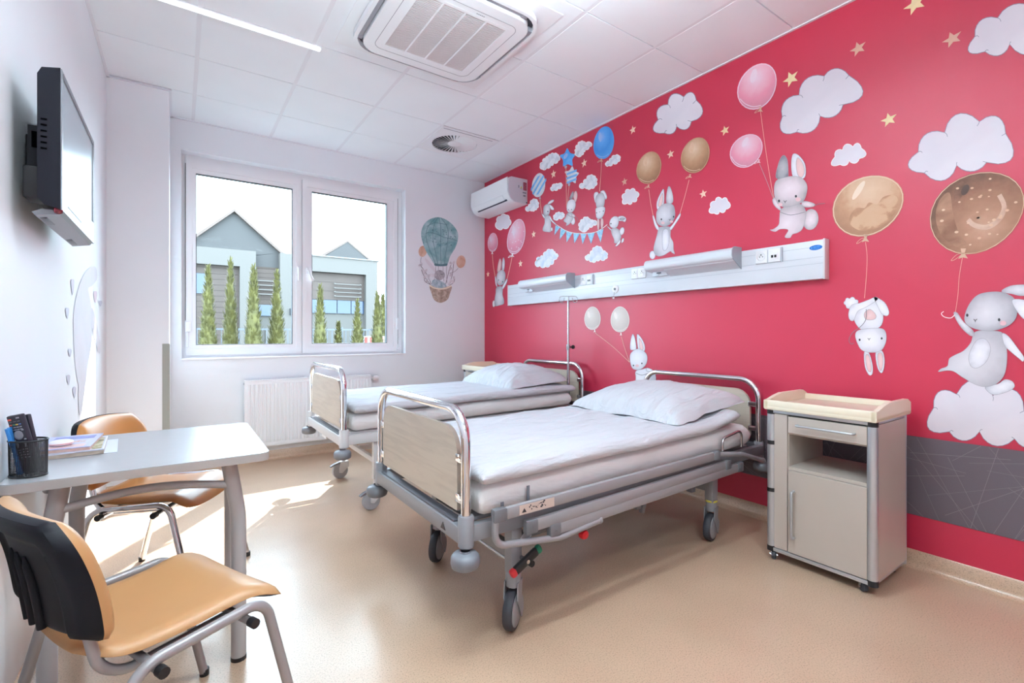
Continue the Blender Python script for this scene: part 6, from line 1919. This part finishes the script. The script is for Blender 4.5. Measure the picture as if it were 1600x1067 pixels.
# television
tv = thing('television', 'silver-framed flat television with black back on the left wall bracket', 'television', (-0.36, 2.38, 1.55))
TVB = M('tv_black', (15, 15, 25), 0.45, spec=0.2)
SILV = M('tv_silver', (138, 140, 147), 0.34, 0.3)
y0, y1, z0, z1 = 2.04, 2.735, 1.56, 2.0
MB().ring(sq(y0, y1, z0, z1), sq(y0 + 0.018, y1 - 0.045, z0 + 0.085, z1 - 0.022), 'x', -0.3035, -0.300).obj('bezel', SILV, tv, smooth=0)
MB().box(-0.300, -0.2992, y1 - 0.045, y1 - 0.004, z0 + 0.088, z1 - 0.02).box(-0.300, -0.2992, y0 + 0.018, y1 - 0.01, z1 - 0.022, z1 - 0.006).obj('inner_bezel', M('tv_dark_edge', (30, 32, 50), 0.15), tv, smooth=0)
MB().box(-0.3032, -0.3018, y0 + 0.016, y1 - 0.043, z0 + 0.083, z1 - 0.020).obj('screen', M('tv_screen', (150, 158, 168), 0.22, spec=0.3), tv, smooth=0)
MB().prism([(-0.3033, z0 + 0.001), (-0.340, z0 + 0.010), (-0.356, z0 + 0.03), (-0.356, z1 - 0.03), (-0.346, z1 - 0.008), (-0.3033, z1 + 0.002)], 'y', y0 - 0.003, y1 + 0.003).obj('back_housing', TVB, tv, smooth=30)
MB().prism([(y0 + 0.10, 1.62), (y1 - 0.10, 1.62), (y1 - 0.10, 1.84), (y0 + 0.20, 1.86), (y0 + 0.10, 1.84)], 'x', -0.396, -0.352).obj('rear_bulge', TVB, tv, smooth=30)
wm = MB().box(-0.42, -0.39, 2.24, 2.54, 1.66, 1.84, 0.004)
wm.box(-0.400, -0.350, 2.10, 2.20, 1.60, 1.70, 0.004)
wm.obj('wall_mount', BLACK, tv)
ck = MB().prism([(-0.302, z0 + 0.0), (-0.35, z0 + 0.0), (-0.372, z0 - 0.012), (-0.365, z0 - 0.022), (-0.31, z0 - 0.012)], 'y', y0 + 0.02, y1 - 0.03).obj('speaker_chin', SILV, tv, smooth=30)
for a in (y0 + 0.06, y1 - 0.20):
    m = MB(); bar(m, (-0.355, a, z0 - 0.0185), (-0.355, a + 0.12, z0 - 0.0185), 0.006, 0.022, 0.001)
    m.obj('speaker_grille', DARK_GREY, ck)
MB().box(-0.300, -0.2988, y0 + 0.10, y0 + 0.36, z0 + 0.028, z0 + 0.031).obj('bezel_slot', BLACK, tv, smooth=0)
MB().sphere((-0.31, y0 + 0.012, z0 - 0.002), 0.012, 12, 8).obj('status_light', M('dark_red', (96, 24, 36), 0.25), tv)
sv = MB()
for k in range(6):
    sv.box(-0.348, -0.334, y0 - 0.0045, y0 - 0.002, 1.74 + k * 0.018, 1.745 + k * 0.018)
sv.box(-0.386, -0.366, y0 + 0.095, y0 + 0.102, 1.77, 1.82)
sv.obj('side_ports', M('port_black', (5, 5, 8), 0.8, spec=0.0), tv, smooth=0)
MB().box(-0.300, -0.2990, y0 + 0.315, y0 + 0.345, z0 + 0.052, z0 + 0.060).obj('power_light', M('light_white', (250, 250, 252), 0.3), tv, smooth=0)

# ------------------------------------------------------------------ things on the table
TZ = 0.7505
# oval wire-mesh pen cup
ccx, ccy, ra, rb_, ch = -0.366, 1.988, 0.033, 0.047, 0.106
cup = thing('pen_cup', 'black oval wire-mesh pen cup on the table', 'pen cup', (ccx, ccy, TZ))
def oval_pt(a, s=1.0, z=0.0):
    p = Vector((rb_ * s * cos(a), ra * s * sin(a), 0))
    R = Matrix.Rotation(radians(-32), 3, 'Z')
    return Vector((ccx, ccy, TZ + z)) + R @ p
ringp = lambda z, s=1.0, n=40: [oval_pt(2 * pi * k / n, s, z) for k in range(n)]
MB().tube(ringp(ch, 1.02), 0.0028, 8, closed=True).obj('top_rim', BLACK, cup, smooth=60)
MB().tube(ringp(0.003, 0.98), 0.0028, 8, closed=True).obj('bottom_rim', BLACK, cup, smooth=60)
ms = MB()
for k in range(64):
    a = 2 * pi * k / 64
    ms.tube([oval_pt(a, 0.98, 0.003), oval_pt(a, 1.02, ch)], 0.0008, 3, caps=False)
for k in range(26):
    z = 0.004 + (ch - 0.006) * k / 25
    ms.tube(ringp(z, 0.98 + 0.04 * z / ch, 40), 0.0008, 3, closed=True)
ms.obj('wire_mesh', BLACK, cup, smooth=0, kind='stuff')
MB().add(ringp(0.002, 0.96, 40), [tuple(range(40))]).obj('base', BLACK, cup, smooth=0)

def remote(label, p_top, p_bot, w, t, grp='remote controls'):
    up = (p_top - p_bot); L = up.length; up.normalize()
    rt = Vector((0.8213, -0.5705, 0)); rt = (rt - up * rt.dot(up)).normalized()
    nn = rt.cross(up)                         # faces away from the viewer; flip so it faces the viewer
    if nn.dot(Vector((-0.57, -0.82, 0))) < 0: nn = -nn
    R = Matrix((rt, up, nn)).transposed().to_4x4(); R.translation = p_bot
    r = thing('remote_control', label, 'remote control', p_bot, grp)
    MB().box(-w / 2, w / 2, 0, L, -t / 2, t / 2, 0.004, 2, R).obj('body', M('remote_black', (34, 32, 44), 0.38), r)
    return r, R, L
r1, R1, L1 = remote('black remote control with coloured buttons facing the viewer in the pen cup', on_y(24, 648, 1.985), Vector((ccx + 0.012, ccy - 0.004, TZ + 0.008)), 0.044, 0.016)
def btn(x, y, w, h, mat, nm='button', lab=None):
    o = MB().box(x - w / 2, x + w / 2, L1 - y - h / 2, L1 - y + h / 2, 0.0075, 0.0095, 0.0006, 1, R1).obj(nm, mat, r1, smooth=0)
    if lab: o['label'] = lab
GB_ = M('button_grey', (150, 150, 158), 0.4)
BRD = M('button_red', (206, 84, 66), 0.4)
btn(-0.013, 0.012, 0.010, 0.005, BRD, 'power_button', 'red power button')
btn(0.012, 0.009, 0.009, 0.004, GB_)
for k, c in enumerate(((206, 84, 66), (60, 140, 104), (222, 186, 84), (74, 112, 176))):
    btn(-0.0135 + k * 0.009, 0.028, 0.007, 0.0035, M('button_colour_%d' % k, c, 0.4), 'colour_button')
for r_ in range(2):
    for k in range(4):
        btn(-0.0135 + k * 0.009, 0.036 + r_ * 0.007, 0.007, 0.003, GB_)
for k in range(3):
    btn(-0.012 + k * 0.012, 0.019, 0.008, 0.002, DARK_GREY)
dp = MB().lathe([(0.0, 0.0092), (0.006, 0.0092), (0.0065, 0.0102), (0.0125, 0.0100), (0.0138, 0.0085), (0.0138, 0.007)], (0, L1 - 0.060, 0), 'z', 24, caps=False)
xf(dp, R1).obj('direction_pad', GB_, r1)
for sx in (-1, 1):
    btn(sx * 0.016, 0.046, 0.006, 0.004, GB_); btn(sx * 0.016, 0.074, 0.006, 0.004, GB_)
    btn(sx * 0.012, 0.090, 0.006, 0.014, GB_)
for a in range(4):
    for b in range(3):
        btn(-0.011 + b * 0.011, 0.104 + a * 0.008, 0.006, 0.003, GB_)
r2, R2, L2 = remote('plain dark remote control standing behind the buttoned one in the pen cup', on_y(37, 648, 2.012), Vector((ccx + 0.016, ccy + 0.014, TZ + 0.008)), 0.036, 0.013)
MB().box(0.006, 0.012, L2 - 0.045, L2 - 0.040, 0.006, 0.008, 0.0006, 1, R2).obj('button', BRD, r2, smooth=0, label='red button')
PEN_B = M('pen_blue', (52, 132, 206), 0.35); PEN_D = M('pen_dark_blue', (38, 84, 158), 0.35)
for label, ptop, pbot, mt in (('blue ballpoint pen leaning out of the left of the pen cup', on_y(11, 670, 1.975), Vector((ccx - 0.016, ccy + 0.004, TZ + 0.006)), PEN_B),
                              ('bright blue pen with wide cap next to the remote control', on_y(15, 668, 1.982), Vector((ccx - 0.022, ccy + 0.010, TZ + 0.006)), PEN_B),
                              ('dark blue pen lowest in the pen cup', on_y(17, 690, 1.992), Vector((ccx - 0.012, ccy + 0.016, TZ + 0.006)), PEN_D)):
    p = thing('pen', label, 'pen', pbot, 'pens in the cup')
    MB().tube([pbot, pbot + (ptop - pbot) * 0.62], 0.0042, 10).obj('barrel', mt, p, smooth=60)
    MB().tube([pbot + (ptop - pbot) * 0.62, ptop], 0.0056, 10).obj('cap', mt, p, smooth=60)

# reading matter
def leaflet(name, label, cat, corners, z0_, h, cover, edge, rot=0.0, group='magazines on the table'):
    """corners: x0, x1, y0, y1 of the magazine, turned a little about its centre."""
    x0_, x1_, y0_, y1_ = corners
    cx_, cy_ = (x0_ + x1_) / 2, (y0_ + y1_) / 2
    R = Matrix.Translation((cx_, cy_, 0)) @ Matrix.Rotation(rot, 4, 'Z')
    g_ = thing(name, label, cat, (cx_, cy_, z0_), group)
    hx, hy = (x1_ - x0_) / 2, (y1_ - y0_) / 2
    MB().box(-hx + 0.001, hx - 0.001, -hy + 0.001, hy - 0.001, z0_, z0_ + h * 0.8, 0, 1, R).obj('pages', edge, g_, smooth=0)
    MB().box(-hx, hx, -hy, hy, z0_ + h * 0.8, z0_ + h, 0, 1, R).obj('cover', cover, g_, smooth=0)
    return g_, R, hx, hy
PAGES = M('page_edges', (176, 160, 146), 0.8, var=0.12, vscale=60)
def print_block(g_, R, x0_, x1_, y0_, y1_, z, mt, nm='cover_print'):
    MB().box(x0_, x1_, y0_, y1_, z, z + 0.0003, 0, 1, R).obj(nm, mt, g_, smooth=0)
sheet_o = MB().box(-0.385, -0.188, 2.20, 2.47, TZ, TZ + 0.0008)
xf(sheet_o, Matrix.Translation((-0.28, 2.33, 0)) @ Matrix.Rotation(radians(4), 4, 'Z') @ Matrix.Translation((0.28, -2.33, 0)))
sh = sheet_o.obj('paper_sheet', M('paper_lilac', (214, 218, 236), 0.7), None, smooth=0)
tag(sh, 'pale lilac paper sheet sticking out under the magazines', 'paper')
ga, Ra, hx, hy = leaflet('magazine', 'lower glossy magazine with photo strip along its right edge', 'magazine', (-0.404, -0.222, 2.195, 2.475), TZ + 0.001, 0.016, M('cover_grey_blue', (184, 188, 204), 0.3, var=0.2, vscale=24), PAGES, radians(3))
zz = TZ + 0.017
print_block(ga, Ra, hx - 0.035, hx - 0.008, -hy + 0.02, hy - 0.03, zz, WC('magazine_photo', [(0.3, (92, 84, 74)), (0.5, (168, 160, 120)), (0.7, (214, 206, 190))], 40))
print_block(ga, Ra, hx - 0.004, hx - 0.001, -hy + 0.01, hy - 0.01, zz, M('print_white', (240, 240, 244), 0.4))
gb, Rb, hx2, hy2 = leaflet('magazine', 'upper magazine with lilac and pink cover under the white disc', 'magazine', (-0.400, -0.248, 2.215, 2.480), TZ + 0.0175, 0.012, M('cover_lilac', (172, 176, 214), 0.3, var=0.15, vscale=30), M('page_edges_pink', (206, 172, 158), 0.8, var=0.12, vscale=60), radians(-2))
zz = TZ + 0.0295
print_block(gb, Rb, -hx2 + 0.01, hx2 - 0.02, -hy2 + 0.012, -hy2 + 0.07, zz, M('print_pink', (220, 190, 188), 0.4))
print_block(gb, Rb, -hx2 + 0.02, hx2 - 0.03, -hy2 + 0.10, -hy2 + 0.135, zz, WC('print_mixed', [(0.3, (86, 104, 150)), (0.5, (210, 206, 200)), (0.7, (196, 90, 90))], 60))
print_block(gb, Rb, -hx2 + 0.02, hx2 - 0.015, hy2 - 0.09, hy2 - 0.03, zz, M('print_blue', (120, 128, 190), 0.4, var=0.2, vscale=40))
dk = on_z(96, 693, TZ + 0.036)
dsc = thing('pocket_device', 'small round white device with red stripe lying on the magazines', 'gadget', (dk.x, dk.y, TZ + 0.030))
MB().lathe([(0.0, 0.0), (0.026, 0.0), (0.032, 0.004), (0.033, 0.0075)], (dk.x, dk.y, TZ + 0.030), 'z', 28, caps=False).obj('lower_shell', M('device_lilac', (206, 200, 214), 0.4), dsc)
MB().lathe([(0.033, 0.0075), (0.0335, 0.0085), (0.033, 0.0095)], (dk.x, dk.y, TZ + 0.030), 'z', 28, caps=False).obj('stripe', M('device_red', (196, 88, 80), 0.4), dsc, label='thin red stripe')
MB().lathe([(0.033, 0.0095), (0.030, 0.015), (0.024, 0.0175), (0.0, 0.018)], (dk.x, dk.y, TZ + 0.030), 'z', 28, caps=False).obj('upper_shell', M('device_white', (228, 226, 230), 0.35), dsc)
